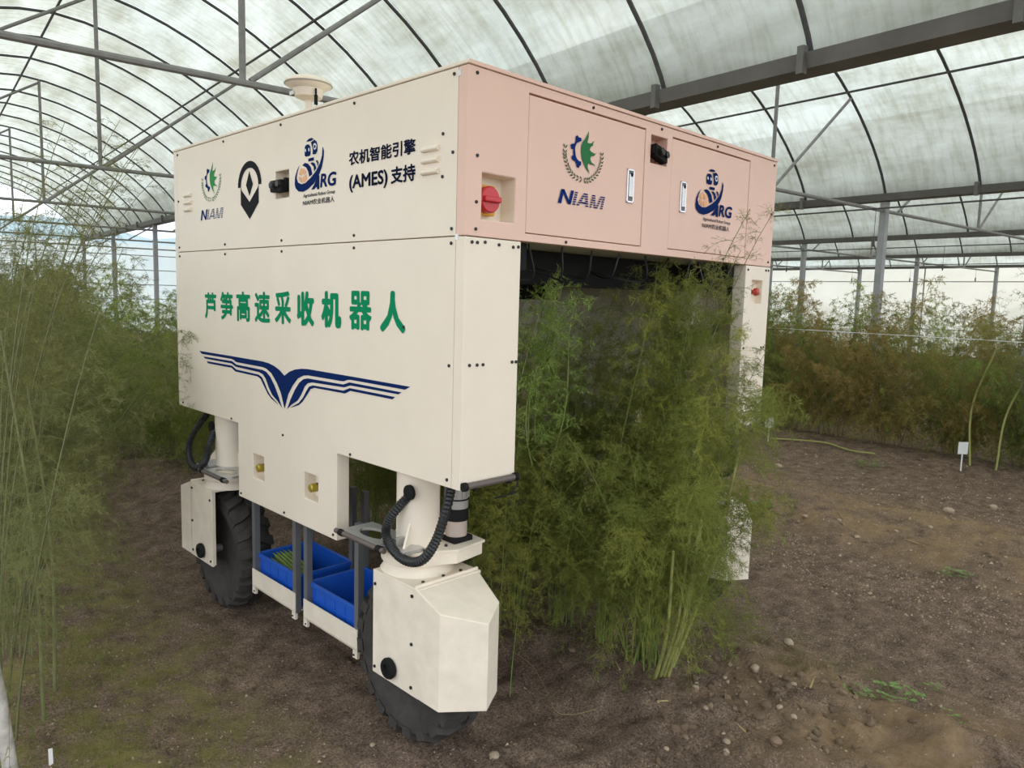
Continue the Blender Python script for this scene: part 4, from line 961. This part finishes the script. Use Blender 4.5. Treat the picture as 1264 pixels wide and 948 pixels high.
# little weeds
wm = MB(); gw = random.Random(4)
for i in range(26):
    a0 = gw.uniform(0, 6.28); l0 = gw.uniform(.02, .07); h0 = gw.uniform(.008, .035); c = Vector((math.cos(a0)*l0, math.sin(a0)*l0, h0))
    for k in range(3):
        b0 = a0+(k-1)*1.1; tip = c+Vector((math.cos(b0), math.sin(b0), .15))*.013; sd = Vector((-math.sin(b0), math.cos(b0), 0))*.005; md = (c+tip)/2
        wm.add([c, md+sd, tip, md-sd], [(0, 1, 2, 3)])
    wm.add([Vector((0, 0, 0)), c+Vector((0, 0, .001)), c-Vector((.001, 0, 0))], [(0, 1, 2)])
weed_me = wm.mesh('weed', 'weed', fix=False)
for (px, py, sc, lab) in ((1105, 862, 1.5, 'leafy green weed on the soil beside the mound'), (1060, 857, .9, 'small green weed next to the leafy weed'), (1178, 893, .8, 'tiny green weed on the gravel past the leafy weed'), (1180, 712, 1.4, 'green weed at the edge of the ochre strip'), (1070, 577, 2.2, 'green weed tuft at the foot of the right bed'), (1150, 850, .6, 'tiny green sprout beside the leafy weed'), (940, 617, 1.6, 'pale weed on the near end of the ochre strip')):
    x, y, z = at_ground(px, py); prop(link('weed', weed_me, None, (x, y, z), (0, 0, px), (sc, sc, sc)), lab, 'weed')
# pole, tags, strings, straws
x, y, z = at_ground(22, 985)
o = MB().tube([(x, y, -.05), (x-.03, y+.06, .35), (x-.075, y+.13, .75)], [.021, .020, .019], 10).build('wooden_pole', 'pole', None, True); prop(o, 'weathered pale grey pole standing in the left bed', 'pole')
x, y, z = at_ground(63, 944); prop(MB().box(-.006, .006, -.003, .003, -.01, .055).build('marker_peg', 'white', None, loc=(x, y, z)), 'short white plastic peg stuck in the moss beside the pole', 'peg')
for (px, py, lab) in ((1186, 578, 'white plant tag at the foot of the right bed'), (948, 545, 'white plant tag near the robot at the right bed')):
    x, y, z = at_ground(px, py); e = empty('plant_tag', (x, y, z), R(-35)); prop(e, lab, 'tag')
    MB().box(-.006, .006, -.003, .003, -.02, .2).build('tag_stake', 'white', e); MB().box(-.05, .05, -.006, -.002, .17, .29).build('tag_plate', 'white', e)
prop(MB().tube([(8.1, -1, 1.32), (8.12, 9, 1.34)], .004, 5).build('support_string', 'white', None), 'thin white string stretched along the right bed', 'string')
pts = [at_ground(*q) for q in ((948, 541), (985, 543), (1020, 550), (1050, 557), (1080, 561))]
prop(MB().tube(catmull([(x, y, z+.03) for x, y, z in pts], 6), .009, 6).build('drip_hose', 'drip', None, True), 'thin yellow green hose lying along the right bed', 'hose')
pts = [at_ground(*q) for q in ((632, 800), (655, 822), (672, 850), (685, 880), (705, 886), (735, 875))]
prop(MB().tube(catmull([(x, y, z+.012) for x, y, z in pts], 6), .0012, 4).build('loose_thread', 'stem_straw', None), 'thin pale thread curling on the soil before the fern', 'thread')
for i, (px, py, an_, ln_) in enumerate(((765, 828, 60, .06), (825, 865, 160, .05), (1000, 850, 20, .07), (920, 905, 75, .06), (1040, 640, 40, .14), (1085, 675, 80, .12), (1135, 672, 85, .1), (655, 735, 100, .05))):
    x, y, z = at_ground(px, py); a_ = R(an_)
    prop(MB().tube([(x, y, z+.006), (x+math.cos(a_)*ln_, y+math.sin(a_)*ln_, z+.012)], [.004, .003], 6).build('dry_stick', 'stem_straw', None), 'short dry straw coloured stick on the soil', 'stick', 'dry sticks on the soil')
# hanging sprinkler lines in the right spans
for j, x in enumerate((9.0, 15.0, 21.0)):
    e = MB().tube([(x, .3, 2.78), (x, 24, 2.78)], .010, 6).build('irrigation_pipe', 'roof_steel', None, True)
    prop(e, 'thin dark irrigation pipe with hanging sprinklers under the '+('second', 'third', 'fourth')[j]+' roof span', 'pipe', 'irrigation pipes')
    dm = MB().tube([(0, 0, 2.78), (0, 0, 2.45)], .003, 4).lathe([(.004, 2.45), (.016, 2.42), (.016, 2.36), (.004, 2.33)], n=8).mesh('sprinkler_drop', 'roof_steel')
    for k in range(14): link('sprinkler_drop', dm, e, (x, 1.2+1.6*k, 0))
